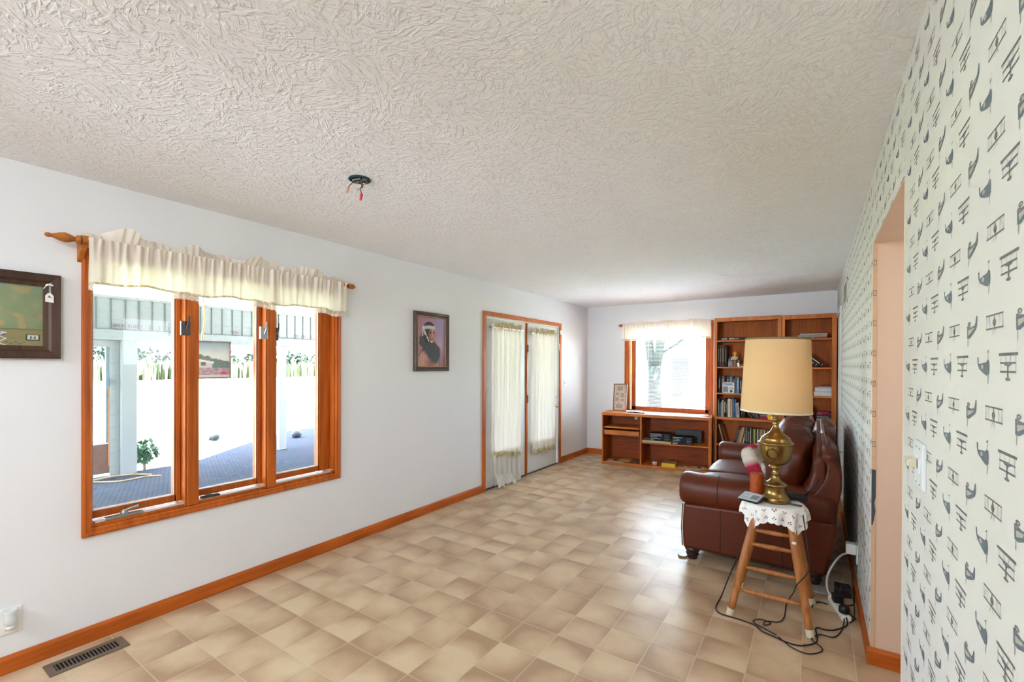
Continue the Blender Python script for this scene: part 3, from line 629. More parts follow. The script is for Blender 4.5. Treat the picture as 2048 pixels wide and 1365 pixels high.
def valance(name,label,P,a0,a1,zt,zb,seed,fold=.022,group=None,nf=1.0,lace=.035,ruffle=.078,slope=0):
    """gathered valance; P(a,t,z): a along the rod, t out from the wall"""
    L_=a1-a0; nu=int(L_*260); rnd=random.Random(seed)
    ph=[rnd.uniform(0,6.28) for _ in range(6)]; fr=[rnd.uniform(.8,1.2)*k for k in (5,9,14,23,37,55)]
    def fld(a,sc): 
        s_=0
        for k in range(6): s_+=math.sin(a*fr[k]*nf*3.1+ph[k]+.6*math.sin(a*7+ph[(k+1)%6]))*(.42,.35,.3,.26,.2,.14)[k]*(1.15 if (k<3)==(sc>.5) else .6)
        return s_
    b=B()
    o=thing(name,label,'valance',P((a0+a1)/2,.08,zb),group)
    zj=lambda a:.006*math.sin(a*13+ph[0])+.004*math.sin(a*31+ph[2])
    def main(u,v):
        a=a0+u*L_; z=zt+.014+(zb-zt-.014)*v; e=.25+.75*v
        t=.112+fold*(fld(a,v)*e*.9+.35*math.sin(a*210+9*math.sin(a*5))*math.exp(-v*3.5)+.22*math.sin(a*120+ph[2]))+.004*math.exp(-(v/.05)**2)
        return P(a+.006*math.sin(a*60+v*4)*(1-v)*.6, t, z+zj(a)*v)
    b.grid(main,nu,26); b.build('fabric',CREAM,o,smooth=True)
    b=B(); b.grid(lambda u,v:(lambda p:p)(P(a0+u*L_,.114+fold*fld(a0+u*L_,.95)*.9+.002,zb+.012*(1-v)-.004+zj(a0+u*L_))),nu,2); b.build('hem',HEM,o,smooth=True)
    b=B()
    def lc(u,v):
        a=a0+u*L_; sc=.005*abs(math.sin(a*math.pi/.025)); return P(a,.112+fold*fld(a,1)*.9,zb+zj(a)-.003-v*(lace-sc))
    b.grid(lc,nu*2,4,uv=True)
    for k in list(b.uv): b.uv[k]=(b.uv[k][0]*L_/.03/30,b.uv[k][1])
    b.build('lace_trim',LACE,o,smooth=True)
    b=B()
    def rf(u,v):
        a=a0+u*L_; w=fld(a*1.25,.2); big=math.sin(a*11+ph[1])+.7*math.sin(a*19+ph[4])
        return P(a+.012*v*w, .104-.012*v+fold*.25*w*(1-v)+.042*v*big+.014*v*w, zt+.010+ruffle*v*(.66+.22*math.cos(a*17+ph[3])+.14*math.sin(a*37+ph[5])))
    b.grid(rf,nu,8); b.build('ruffle',CREAM,o,smooth=True)
    # gathers at the rod pocket
    return o
def rod(name,label,P,a0,a1,z,brk,fin):
    o=thing(name,label,'curtain rod',P((a0+a1)/2,.085,z))
    WD=wood('rod_wood','#c27a30','#9c571c','y' if P(1,0,0)[1]!=P(0,0,0)[1] else 'x')
    b=B(); b.cyl(P(a0,.085,z),P(a1,.085,z),.011,.011,12); b.build('pole',WD,o,smooth=True)
    for s_,a in ((-1,a0),(1,a1)):
        if not fin[0 if s_<0 else 1]: continue
        n=fin[0 if s_<0 else 1]
        prof=[(.014,0),(.022,.006),(.022,.018),(.012,.022),(.014,.032),(.021,.045),(.025,.062),(.02,.082),(.010,.105),(.0085,.112),(.0115,.118),(.011,.128),(.004,.134)] if n==1 else [(.014,0),(.022,.006),(.022,.016),(.011,.02),(.020,.03),(.022,.04),(.016,.05),(.006,.055),(.008,.062),(.003,.068)]
        rs=[]
        for r_,d in prof:
            rs.append([P(a+s_*d,.085+r_*math.cos(t*math.pi/8),z+r_*math.sin(t*math.pi/8)) for t in range(16)])
        B().ring(rs).build('finial',WD,o,smooth=True)
    for a in brk:
        b=B(); pr=[(0,z+.02),(.07,z+.03),(.105,z+.022),(.11,z-.005),(.10,z-.015),(.085,z-.016),(.07,z-.03),(.045,z-.06),(.02,z-.085),(0,z-.10)]
        vs=[P(a-.012,t,zz) for t,zz in pr]+[P(a+.012,t,zz) for t,zz in pr]; n=len(pr)
        b.add(vs,[tuple(range(n)),tuple(range(2*n-1,n-1,-1))]+[(i,i+n,(i+1)%n+n,(i+1)%n) for i in range(n)]); b.build('bracket',WD,o,bevel=.003)
PL=lambda a,t,z:(t,a,z)
PBk=lambda a,t,z:(a,RD-t,z)
rod('curtain_rod','wooden curtain rod with turned finials above the triple window',PL,.715,2.30,2.097,(.728,2.255),(1,2))
valance('valance','long cream gathered valance with lace edge over the left two thirds of the triple window',PL,.735,1.715,2.10,1.885,3,group=None)
valance('valance','shorter cream gathered valance with lace edge over the right end of the triple window',PL,1.655,2.275,2.10,1.885,8,group=None)
rod('curtain_rod','wooden curtain rod above the back window next to the bookcase',PBk,.635,1.975,2.105,(.65,1.955),(2,0))
valance('valance','cream gathered valance with lace edge over the left half of the back window',PBk,.645,1.36,2.11,1.885,21,fold=.012,lace=.022,ruffle=.045)
valance('valance','cream gathered valance over the right half of the back window beside the bookcase',PBk,1.34,1.955,2.11,1.885,29,fold=.012,lace=.022,ruffle=.045)
def door_curtain(label,y0,y1,zt,zb0,zb1,seed):
    o=thing('door_curtain',label,'curtain',(.03,(y0+y1)/2,zb1)); L_=y1-y0; nu=170; rnd=random.Random(seed); ph=[rnd.uniform(0,6) for _ in range(6)]
    def fl(u,v): return .011*math.sin(u*62+ph[0]+.5*math.sin(v*5))+.007*math.sin(u*101+ph[1]+v)+.004*math.sin(u*173+ph[2])+.006*math.sin(u*23+ph[3]+v*2)
    def main(u,v):
        zb=zb0+(zb1-zb0)*u+.012*math.sin(u*30); pin=1-.015*math.sin(v*math.pi)
        return (.022+fl(u,v), (y0+y1)/2+(u-.5)*L_*pin*(1 if v<.9 else 1-.06*(v-.9)*10), zt+(zb-zt)*v)
    b=B(); b.grid(main,nu,40); b.build('fabric',CREAMD,o,smooth=True)
    def ruf(u,v): return (.024+.018*math.sin(u*62+ph[0])*(.5+v)+.02*v*math.sin(u*31+ph[4]),y0+u*L_,zt-.01+.075*v*(.75+.25*math.sin(u*25+ph[5])))
    b=B(); b.grid(ruf,nu,6); b.build('ruffle',HEM,o,smooth=True)
    def rb(u,v): 
        zb=zb0+(zb1-zb0)*u+.012*math.sin(u*30); return (.022+fl(u,1)*1.6+.012*v*math.sin(u*41+ph[4]),(y0+y1)/2+(u-.5)*L_*.94,zb+.01-.06*v*(.8+.2*math.sin(u*45)))
    b=B(); b.grid(rb,nu,6); b.build('ruffle',HEM,o,smooth=True)
    b=B(); b.cyl((.02,y0-.02,zt-.012),(.02,y1+.02,zt-.012),.006,.006,8); b.box(-.012,.022,y0-.02,y0-.012,zt-.02,zt-.004); b.box(-.012,.022,y1+.012,y1+.02,zt-.02,zt-.004); b.build('rod',BRASSP,o)
door_curtain('near cream gathered curtain on the left french door, its hem ending above the floor',4.335,4.985,1.93,.44,.34,2)
door_curtain('far cream gathered curtain on the right french door beside the brass knobs',5.262,5.915,1.915,.31,.30,5)
# sheer cloth bunched at the foot of the near door
cl=thing('door_cloth','white cloth bunched at the foot of the near french door','cloth',(.02,4.65,0))
b=B()
b.grid(lambda u,v:(.012+.012*math.sin(u*34+v*2)+.03*v*v+.01*nz(u*6,v*4),4.37+u*.60,.42-.05*u-v*(.40-.04*u-.03*math.sin(u*7))),90,16)
b.build('fabric',mat('sheer_white','#eceae4',rough=.9,trans=.4),cl,smooth=True)
b=B(); b.grid(lambda u,v:(.03+.05*v+.02*math.sin(u*9)*v,4.40+u*.36,.16-.1*u*.6-v*(.14-.06*u)+.012*math.sin(u*21+v*5)),40,8); b.build('folded_hem',mat('sheer_white','#eceae4'),cl,smooth=True)
# ------------------------------------------------------------------ pictures on the left wall
def frame_pic(name,label,cat,y0,y1,z0,z1,w,d,M1,M2,fn,nu,nv):
    o=thing(name,label,cat,(.0,(y0+y1)/2,z0)); b=B()
    pr=[(0,.002),(0,d*.8),(w*.12,d),(w*.55,d*.85),(w*.7,d*.55),(w,d*.45),(w,.004)]
    cs=[(y0,z0,1,1),(y1,z0,-1,1),(y1,z1,-1,-1),(y0,z1,1,-1)]
    rs=[[(t,y+sy*o_,z+sz*o_) for o_,t in pr] for y,z,sy,sz in cs]; rs.append(rs[0]); n=len(pr)
    b.add([p for r in rs for p in r],[(i*n+j,i*n+j+1,(i+1)*n+j+1,(i+1)*n+j) for i in range(4) for j in range(n-1)],0)
    b.build('frame',M1,o)
    if M2:
        b=B(); lw=.008; a,c,e,g=y0+w-.004,y1-w+.004,z0+w-.004,z1-w+.004
        for q in ((a,c,e,e+lw),(a,c,g-lw,g),(a,a+lw,e,g),(c-lw,c,e,g)): b.box(.004,d*.7,*q)
        b.build('gilt_liner',M2,o,bevel=.001)
    paint('painting',o,lambda u,v:(.008,y0+w+u*(y1-y0-2*w),z0+w+v*(z1-z0-2*w)),nu,nv,fn,attrmat('painted_canvas',rough=.55,coat=.1))
    B().box(.001,.007,y0+.01,y1-.01,z0+.01,z1-.01).build('backing',mat('brown_backing','#5a4a3a'),o)
    return o
def portrait(u,v):
    c=mixc(lin('#a4788c'),lin('#9d8fb0'),sst(.35,.9,u)*sst(.3,.8,v)); c=mixc(c,lin('#a8707f'),sst(.45,.0,u)*.7); c=mixc(c,lin('#8a6270'),sst(.3,.0,v)*.6)
    c=mixc(c,lin('#b9a6b4'),max(0,1-ell(u,v,.8,.42,.3,.25))*.8)
    fur=seg(u,v,.24,.52,.62,.22)-.135+.035*nz(u*14,v*14)+.02*nz(u*40,v*12); fur=min(fur,seg(u,v,.33,.48,.66,.28)-.14+.03*nz(u*26,v*9)); 
    sh=ell(u,v,.38,.03,.42,.36)+.03*nz(u*5,v*5)
    if sh<1: c=mixc(lin('#9c6a60'),lin('#b98b7c'),sst(.1,.9,nz(u*3,v*6)+.5)); c=mixc(c,lin('#5c4040'),.8*sst(.8,1,sh)); c=mixc(c,lin('#6f4c4a'),.6*sst(.12,.0,abs(u-.45-.1*v)))
    if fur<0: c=mixc(lin('#2b2f33'),lin('#454347'),.5+.7*nz(u*50,v*14))
    elif fur<.05: c=mixc(lin('#3a3a40'),c,fur/.05)
    hair=min(ell(u,v,.42,.80,.185,.11),ell(u,v,.33,.66,.12,.2))
    if hair<1: c=mixc(lin('#1f2022'),c,sst(.9,1.0,hair)*.5)
    fc=ell(u,v,.51,.63,.115,.145,.12)
    if fc<1:
        c=mixc(lin('#a86f66'),lin('#8a544e'),sst(.55,.42,u)); c=mixc(c,lin('#c39488'),.6*sst(.06,.0,abs(u-.54))*sst(.5,.62,v))
        if ell(u,v,.465,.675,.035,.012)<1 or ell(u,v,.58,.675,.028,.012)<1: c=lin('#3a2222')
        if ell(u,v,.465,.70,.05,.009)<1 or ell(u,v,.585,.70,.038,.009)<1: c=lin('#40282a')
        if ell(u,v,.535,.60,.02,.012)<1: c=lin('#7c4640')
        if ell(u,v,.525,.555,.042,.010)<1: c=lin('#7a3a3c')
        if ell(u,v,.50,.50,.04,.02)<1: c=lin('#d6bfb8')
    if abs(v-.765-.03*math.cos((u-.45)*5))<.034 and .25<u<.625: c=mixc(lin('#cfc8c4'),lin('#948d8c'),.5+.8*nz(u*6,v*60))
    if seg(u,v,.21,.79,.28,.66)<.03 or seg(u,v,.28,.68,.40,.52)<.016 or seg(u,v,.2,.76,.19,.62)<.02: c=mixc(lin('#d9d3ce'),lin('#a39c9c'),.5+nz(u*20,v*20))
    return c
frame_pic('portrait_painting','portrait of a person with white headband and dark fur in a carved dark frame','painting',3.085,3.575,1.408,1.988,.045,.028,
  mat('carved_frame','#4a3a30',rough=.5,var=.5,vscale=40,bump=.6,bscale=50),mat('gilt_bronze','#a5734a',rough=.4,metal=.4,var=.3,vscale=60),portrait,110,140)
def landscape(u,v):
    # u measured along the visible right part of the canvas
    c=mixc(lin('#7a8f66'),lin('#8d9a74'),.5+.8*nz(u*7,v*5)); c=mixc(c,lin('#6f9482'),sst(.0,.5,nz(u*4+3,v*4))*.9); c=mixc(c,lin('#b8a060'),sst(.15,.5,nz(u*6,v*6+9))*.8)
    c=mixc(c,lin('#c19a66'),sst(.25,.55,nz(u*9+5,v*7))*.8); c=mixc(c,lin('#6b6a3a'),sst(.75,1,u)*.5*(.5+nz(u*10,v*10)))
    if v<.26: c=mixc(lin('#7d7440'),lin('#9b7f4e'),.5+nz(u*8,v*12))
    if abs(v-.265)<.008: c=lin('#4f5230')
    c=mixc(c,lin('#7d8264'),.42)
    for cx,cy,rx,ry,r_ in ((.60,.20,.11,.06,-.2),(.47,.16,.12,.07,-.6),(.32,.26,.14,.07,-.3),(.30,.14,.13,.07,.2)):
        e=ell(u,v,cx,cy,rx,ry,r_)
        if e<1: c=mixc(lin('#b4aaba'),lin('#5d5a6c'),sst(.4,1,e))
    for cx,cy,rx,ry in ((.44,.18,.05,.035),(.26,.20,.06,.04)):
        if ell(u,v,cx,cy,rx,ry)<1: c=lin('#4a3038') if cx>.4 else lin('#a5675a')
    for k in range(5):
        if abs(v-(.10+.12*math.sin(u*9+k)))<.008 and u<.72: c=lin('#cfc8c0')
    if abs(u-.92)<.055 and abs(v-.14)<.05: c=lin('#2f3e3a') 
    if abs(u-.92)<.042 and abs(v-.14)<.036: c=lin('#c9cabc')
    if abs(v-.14)<.022 and (abs(u-.905)<.006 or abs(u-.935)<.006 or (abs(u-.92)<.018 and abs(v-.14)<.005)): c=lin('#3c5560')
    if abs(v-.045-.015*math.sin(u*90))<.006 and .68<u<.86: c=lin('#4b5a55')
    return c
pw_=wood('walnut','#4f3526','#33211a','z',rough=.45,coat=.1)
fp=frame_pic('landscape_painting','dark wood framed painting of pale shoes on green ground with a paper tag','painting',.10,.652,1.495,1.912,.062,.03,pw_,None,lambda u,v:landscape(.1+u*.9 if False else u,v),150,110)
b=B(); b.prism([(.594,1.775),(.594,1.806),(.603,1.818),(.613,1.820),(.624,1.806),(.624,1.773)],.031,.032,'yz')
b.tube([(.031,.611,1.815),(.031,.612,1.85),(.031,.606,1.862)],.0012,6); b.tube([(.031,.606,1.862),(.031,.595,1.85),(.031,.588,1.838)],.002,6)
for (y,z) in ((.604,1.860),(.612,1.862),(.618,1.858),(.600,1.857)): b.lathe([(.005,-.003),(.006,0),(.004,.004)],(.031,y,z),8)
tg=b.build('price_tag',[mat('tag_paper','#e9e7e2'),BLACKP],fp)
B().box(.0321,.0325,.605,.611,1.797,1.806).box(.0321,.0325,.612,.615,1.795,1.80).build('tag_writing',mat('tag_ink','#555560'),fp)
# ------------------------------------------------------------------ small wall and floor fittings
o=thing('wall_outlet','white duplex outlet low on the left wall behind the plug-in warmer','outlet',(0,.475,.185))
b=B(); b.box(0,.006,.435,.520,.186,.306); b.build('cover_plate',PLAST,o,bevel=.002)
b=B(); b.box(.006,.009,.463,.493,.205,.235); b.box(.006,.009,.463,.493,.255,.285); b.build('socket',IVORY,o,bevel=.002)
b=B(); b.cyl((.009,.478,.212),(.010,.478,.212),.0025,.0025,8); b.box(.009,.010,.470,.472,.219,.228); b.box(.009,.010,.484,.486,.219,.228); b.build('slot',BLACKP,o)
o=thing('plug_in_warmer','white frosted glass plug-in warmer in the low left wall outlet','air freshener',(.03,.475,.235))
b=B(); b.lathe([(.014,.0),(.021,.012),(.022,.03),(.018,.045),(.017,.055),(.024,.075),(.022,.076),(.015,.056),(.014,.02)],(.036,.476,.235),24,caps=False); b.build('glass_cup',mat('frosted','#eef0f0',rough=.15,trans=.4),o,smooth=True)
b=B(); b.box(.009,.035,.463,.489,.222,.245); b.lathe([(.015,0),(.016,.012),(.012,.016),(0,.016)],(.036,.476,.222),16); b.build('plug_body',PLAST,o,bevel=.003)
o=thing('floor_vent','brown metal floor register beside the left baseboard','vent',(.16,.73,0))
VM=mat('vent_bronze','#75695a',rough=.45,metal=.3)
b=B(); x0,x1,y0,y1=.085,.215,.575,.875
b.box(x0,x1,y0,y0+.03,0,.006); b.box(x0,x1,y1-.03,y1,0,.006); b.box(x0,x0+.028,y0+.03,y1-.03,0,.006); b.box(x1-.028,x1,y0+.03,y1-.03,0,.006); b.box(.147,.153,y0,y1,0,.005) if False else None
b.build('rim',VM,o)
b=B()
for k in range(18):
    y=y0+.034+k*.0137; b.box(x0+.028,x1-.028,y,y+.004,.0005,.0055)
b.build('louver',VM,o)
B().box(x0+.02,x1-.02,y0+.02,y1-.02,.0,.0008).build('duct_opening',mat('duct_dark','#0c0c0c',rough=.9),o)
o=thing('junction_box','open ceiling junction box with loose capped wires','junction box',(1.205,1.535,2.36))
b=B(); b.lathe([(.052,.001),(.056,-.006),(.05,-.008),(.046,.001)],(1.205,1.535,H),28,caps=False); b.lathe([(0,-.0012),(.048,-.0012)],(1.205,1.535,H),28,caps=False)
b.build('box_rim',mat('box_blue','#1f4a52',rough=.5,metal=.2),o)
b=B(); b.box(1.158,1.252,1.526,1.546,H-.012,H-.009); b.tube([(1.17,1.52,H-.008),(1.2,1.50,H-.016),(1.23,1.52,H-.010)],.004,8,sm=5); b.tube([(1.19,1.55,H-.008),(1.215,1.565,H-.018),(1.24,1.55,H-.008)],.004,8,sm=5); b.build('bracket_bar',mat('strap_steel','#8a8478',rough=.4,metal=.8),o)
BW=mat('wire_black','#2a2622',rough=.5)
b=B(); b.tube([(1.19,1.52,H-.01),(1.175,1.505,H-.03),(1.165,1.50,H-.045),(1.163,1.498,H-.058)],.0022,8,sm=6); b.build('wire',BW,o)
b=B(); b.tube([(1.21,1.53,H-.01),(1.22,1.535,H-.03),(1.222,1.535,H-.045),(1.215,1.53,H-.056),(1.222,1.532,H-.072),(1.224,1.533,H-.085)],.0024,8,sm=6); b.build('wire',BW,o)
b=B(); b.tube([(1.205,1.53,H-.01),(1.226,1.538,H-.03),(1.222,1.536,H-.052)],.004,8,sm=6); b.build('wire',mat('wire_brown','#5a3f22'),o)
b=B(); b.cyl((1.163,1.498,H-.055),(1.157,1.494,H-.075),.0042,.0052,10); b.build('wire_nut',mat('nut_orange','#d98a12',rough=.4),o)
b=B(); b.cyl((1.224,1.533,H-.083),(1.218,1.531,H-.115),.0085,.005,10); b.build('wire_nut',mat('nut_red','#b8102a',rough=.4),o)
b=B(); b.tube([(1.215,1.53,H-.056),(1.205,1.525,H-.060),(1.203,1.522,H-.052)],.0045,8); b.build('wire_nut',mat('nut_tan','#b59a80',rough=.4),o)
o=thing('light_switch','white double switch plate on the left wall beside the french doors','light switch',(0,6.26,1.15))
b=B(); b.box(0,.006,6.20,6.315,1.145,1.262); b.build('cover_plate',PLAST,o,bevel=.002); 
for yy in (6.228,6.276): B().box(.006,.014,yy,yy+.010,1.19,1.215).build('toggle',PLAST,o)
o=thing('light_switch','white switch plate with ivory dimmer knob on the near wallpapered wall','light switch',(RW,1.62,1.155))
b=B(); b.prism([(RW,1.152),(RW-.004,1.152),(RW-.0085,1.158),(RW-.0085,1.268),(RW-.004,1.274),(RW,1.274)],1.555,1.672,'xz'); b.build('cover_plate',mat('plate_cool','#d9dde2',rough=.4),o,bevel=.002)
for ya_,yb_ in ((1.625,1.640),(1.58,1.59)): B().box(RW-.012,RW-.008,ya_,yb_,1.195,1.235).build('switch_slot',mat('plate_cool','#d9dde2'),o)
for z in (1.165,1.26):
    for yy in (1.632,1.585): B().cyl((RW-.0085,yy,z),(RW-.0095,yy,z),.003,.003,8).build('screw',CHROME,o)
b=B(); b.prism([(RW-.010,1.203),(RW-.030,1.206),(RW-.031,1.222),(RW-.024,1.229),(RW-.010,1.229)],1.612,1.634,'xz'); b.build('dimmer_knob',IVORY,o,bevel=.003)
o=thing('wall_outlet','white outlet low on the wallpapered wall behind the sofa arm','outlet',(RW,3.72,.21))
b=B(); b.box(RW-.007,RW,3.66,3.735,.20,.325); b.build('cover_plate',PLAST,o,bevel=.002)
o=thing('power_adapter','boxy white adapter plugged into the outlet behind the sofa','adapter',(RW-.05,3.70,.26))
b=B(); b.box(RW-.062,RW-.008,3.665,3.725,.255,.322); b.build('adapter_body',PLAST,o,bevel=.005)
b=B(); 
for y in (3.683,3.700): b.box(RW-.055,RW-.052,y-.012,y-.011,.3225,.3228)
b.build('cord_slot',BLACKP,o)
o=thing('return_air_grille','white louvered air grille high on the wallpapered wall','vent',(RW,5.19,2.03))
b=B(); ya,yb,za,zb=4.93,5.47,2.04,2.255
for q in ((ya,yb,za,za+.02),(ya,yb,zb-.02,zb),(ya,ya+.02,za,zb),(yb-.02,yb,za,zb)): b.box(RW-.008,RW,*q)
b.build('rim',mat('grille_white','#d9d9d6',rough=.5),o)
b=B()
for k in range(22): b.box(RW-.008,RW-.001,ya+.02,yb-.02,za+.024+k*.008,za+.027+k*.008)
b.build('louver',mat('grille_grey','#a8a59e',rough=.5),o); B().box(RW-.0015,RW-.0008,ya+.015,yb-.015,za+.015,zb-.015).build('duct_opening',mat('duct_grey','#3f3c38'),o)
# ------------------------------------------------------------------ low desk shelf unit under the back window (turned 7.6 degrees)
DM=Matrix.Translation((.537,6.414,0))@Matrix.Rotation(R(7.642),4,'Z')
def DB():
    b=B(); b.M=DM; return b
def dloc(x,y,z): return tuple(DM@Vector((x,y,z)))
dk=thing('desk_shelf','low open oak desk unit with cubbies under the back window','desk',dloc(.755,.2,0))
L0,DD=1.511,.425
b=DB(); b.box(0,L0,0,DD,.727,.768); b.build('top',OAK_X,dk,bevel=.006)
b=DB(); b.box(.004,.022,.006,DD-.004,.041,.727); b.build('side_panel',OAK_Z,dk)
b=DB(); b.box(L0-.042,L0-.004,.006,DD-.004,.041,.727); b.build('side_panel',OAK_Z,dk)
b=DB(); b.box(.562,.583,.006,DD-.02,.041,.727); b.build('divider',OAK_Z,dk)
b=DB(); b.box(0,L0,0,DD,0.001,.041); b.build('bottom_board',OAK_X,dk,bevel=.004)
b=DB(); b.box(.022,L0-.042,DD-.018,DD-.008,.041,.727); bk=b.build('back_panel',OAK_BACKX,dk)
b=DB(); b.box(.583,L0-.042,.03,DD-.02,.346,.367); b.build('shelf',OAK_X,dk,bevel=.003)
b=DB(); b.box(.050,.555,-.005,.30,.543,.566); b.build('pull_out_shelf',OAK_X,dk,bevel=.004)
dr=None
b=DB(); b.box(.046,.552,-.02,0,.447,.515); b.box(.06,.54,0,.36,.455,.465); dr=b.build('drawer',OAK_X,dk,bevel=.004)
for xa_,xb_ in ((.03,.048),(.552,.56)): DB().box(xa_,xb_,.0,.36,.46,.56).build('drawer_runner',mat('runner_dark','#241a14',rough=.6),dk)
b=DB(); b.lathe([(0,-.001),(.026,-.001),(.026,-.003),(0,-.003)],(.43,DD-.018,.665),20,axis='y'); b.build('cable_grommet',mat('grommet_tan','#d9b894',rough=.5),dk)
# framed collage mat standing on the desk
pf_=thing('picture_frame','brown framed collage mat with six blank photo windows standing on the desk','picture frame',dloc(.2,.34,.768))
bM=DM@Matrix.Translation((.19,.33,.7695))@Matrix.Rotation(R(-4),4,'Z')@Matrix.Rotation(R(-7),4,'X')
b=B(); b.M=bM; hw,hh,fw_=.105,.42,.013
b.box(-hw,hw,0,.015,0,fw_); b.box(-hw,hw,0,.015,hh-fw_,hh); b.box(-hw,-hw+fw_,0,.015,0,hh); b.box(hw-fw_,hw,0,.015,0,hh); b.build('frame',mat('collage_wood','#6b4434',rough=.4),pf_,bevel=.002)
def collage(u,v):
    c=mixc(lin('#cdb3a6'),lin('#bda193'),.5+nz(u*5,v*9))
    for a,g,e,f_ in ((.23,.75,.76,.94),(.12,.44,.57,.69),(.53,.86,.51,.69),(.11,.43,.33,.51),(.53,.86,.33,.46),(.17,.76,.06,.25)):
        if a-.015<u<g+.015 and e-.008<v<f_+.008: c=lin('#ddcabb')
        if a<u<g and e<v<f_: c=mixc(lin('#a39380'),lin('#94866f'),.5+nz(u*40,v*80))
    for x,y in ((.15,.71),(.9,.705),(.45,.27),(.08,.22),(.07,.08),(.85,.03),(.85,.93),(.47,.53)):
        if ell(u,v,x,y,.05,.018)<1: c=mixc(c,lin('#5a4a50'),.8)
    return c
def cp(u,v):
    return tuple(bM@Vector((-hw+fw_+u*(2*hw-2*fw_),.006,fw_+v*(hh-2*fw_))))
paint('photo_mat',pf_,cp,44,88,collage,attrmat('printed_mat',rough=.3,coat=.4))
b=B(); b.M=bM; b.box(-hw+.005,hw-.005,.008,.014,.005,hh-.005); b.add([(-.02,.014,.25),(.02,.014,.25),(.03,.075,.01),(-.03,.075,.01)],[(0,1,2,3)]); b.build('easel_back',mat('brown_backing','#5a4a3a'),pf_)
# small items on the desk top
def desk_item(name,label,cat,boxes,M,bev=.001,rot=0,c=(0,0),group=None):
    b=B(); b.M=DM@Matrix.Translation((c[0],c[1],0))@Matrix.Rotation(R(rot),4,'Z')
    for q in boxes: b.box(*q)
    return tag(b.build(name,M,bevel=bev),label,cat,group)
desk_item('paperback','white paperback lying on the desk top near the picture frame','book',[(-.12,.12,-.07,.07,.7685,.783)],[mat('paper_white','#e9ecee',rough=.6)],.001,12,(.42,.30))
desk_item('wallet','tan leather wallet lying on the desk top edge beside black remote','wallet',[(-.04,.04,-.03,.03,.7685,.782)],mat('tan_leather','#b07c50',rough=.5),.004,5,(.565,.14))
desk_item('phone_case','black handheld remote lying on the desk top in front of the white paperback','remote',[(-.055,.055,-.028,.028,.7685,.788)],mat('remote_black','#23262a',rough=.25),.008,-14,(.50,.15))
desk_item('sunglasses_case','small dark oval case on the desk top closest to its left end','case',[(-.035,.035,-.016,.016,.7685,.779)],mat('case_slate','#3c4652',rough=.3),.006,6,(.385,.17))
desk_item('key_pouch','flat black pouch tucked beside the white paperback on the desk top','pouch',[(-.045,.045,-.02,.02,.7685,.782)],mat('pouch_black','#2a2726',rough=.7),.006,10,(.42,.19))
desk_item('brochure','white and maroon brochures fanned on the right end of the desk top','brochure',[(-.10,.10,-.075,.075,.7685,.7705)],mat('paper_white2','#eceff2',rough=.4),0,15,(1.36,.30))
desk_item('booklet','dark maroon booklet lying over the brochure on the right end of the desk top','booklet',[(-.045,.06,-.05,.05,.771,.775)],mat('maroon_cover','#6b4450',rough=.4),0,-20,(1.42,.20))
desk_item('leaflet','thin grey leaflet on the right end of the desk top under the brochure edge','leaflet',[(-.07,.06,-.05,.05,.7683,.7685)],mat('grey_leaflet','#8b98a4',rough=.4),0,0,(1.26,.20))
# ---- books
PAGE=mat('page_edge','#d8cfb8',rough=.8); TXT=mat('spine_text','#c9c5b4',rough=.6)
def bookmesh(b,w,h,d,ct=.002):
    """book with spine at y=0 facing -y, width w in x, height h in z, depth d"""
    b.box(0,w,0,ct,0,h,0); b.box(0,ct,0,d,0,h,0); b.box(w-ct,w,0,d,0,h,0); b.box(ct,w-ct,ct,d-.003,.003,h-.004,1)
def spine_text(b,w,h,t,style=0):
    rnd=random.Random(int(w*1e5+h*1e4)+style); z=h*.25; e=-.0006
    while z<h*.82:
        l=rnd.uniform(.006,.016)
        if w>.012: b.box(w*.32,w*.62,e,0,z,z+l,2)
        z+=l+.004
    if style: b.box(w*.15,w*.85,e,0,h*.1,h*.1+.004,2); b.box(w*.15,w*.85,e,0,h*.9,h*.9+.004,2)
def book(label,x,z,w,h,d,col,y=6.815,lean=0,txt='#857e6c',group=None,style=0):
    z+=w*math.sin(R(max(0,lean)))
    b=B(); b.M=Matrix.Translation((x,y,z))@Matrix.Rotation(R(lean),4,'Y')
    bookmesh(b,w,h,d); spine_text(b,w,h,txt,style)
    return tag(b.build('book',[mat('cover_'+col[1:],col,rough=.62,spec=.3,var=.12,vscale=20),PAGE,mat('text_'+txt[1:],txt,rough=.5)]),label,'book',group)
def flat_book(label,x0,x1,z0,z1,col,y=6.82,d=.16,M=None,txt='#d8d8d4',text=None,rot=0,group=None,pages=True,name='book'):
    b=B(); b.M=(M or Matrix.Identity(4))@Matrix.Translation(((x0+x1)/2,y,0))@Matrix.Rotation(R(rot),4,'Z'); hw_=(x1-x0)/2; ct=.002
    b.box(-hw_,hw_,0,d,z0,z0+ct,0); b.box(-hw_,hw_,0,d,z1-ct,z1,0); b.box(-hw_,hw_,0,ct,z0,z1,0); b.box(-hw_+.003,hw_-.003,ct,d-.003,z0+ct,z1-ct,1)
    if text:
        rnd=random.Random(int(x0*1000+z0*1e4)); zc=(z0+z1)/2
        for a,c,th in text:
            x=a
            while x<c:
                l=rnd.uniform(.004,.009); xx=-hw_+x*2*hw_; b.box(xx,xx+min(l,.02),-.0006,0,zc-th/2,zc+th/2,2); x+=(l+.002)/(2*hw_)
    return tag(b.build(name,[mat('cover_'+col[1:],col,rough=.62,spec=.3,var=.12,vscale=20),PAGE if pages else mat('cover_'+col[1:],col),mat('text_'+txt[1:],txt,rough=.5)]),label,'book' if name=='book' else name,group)
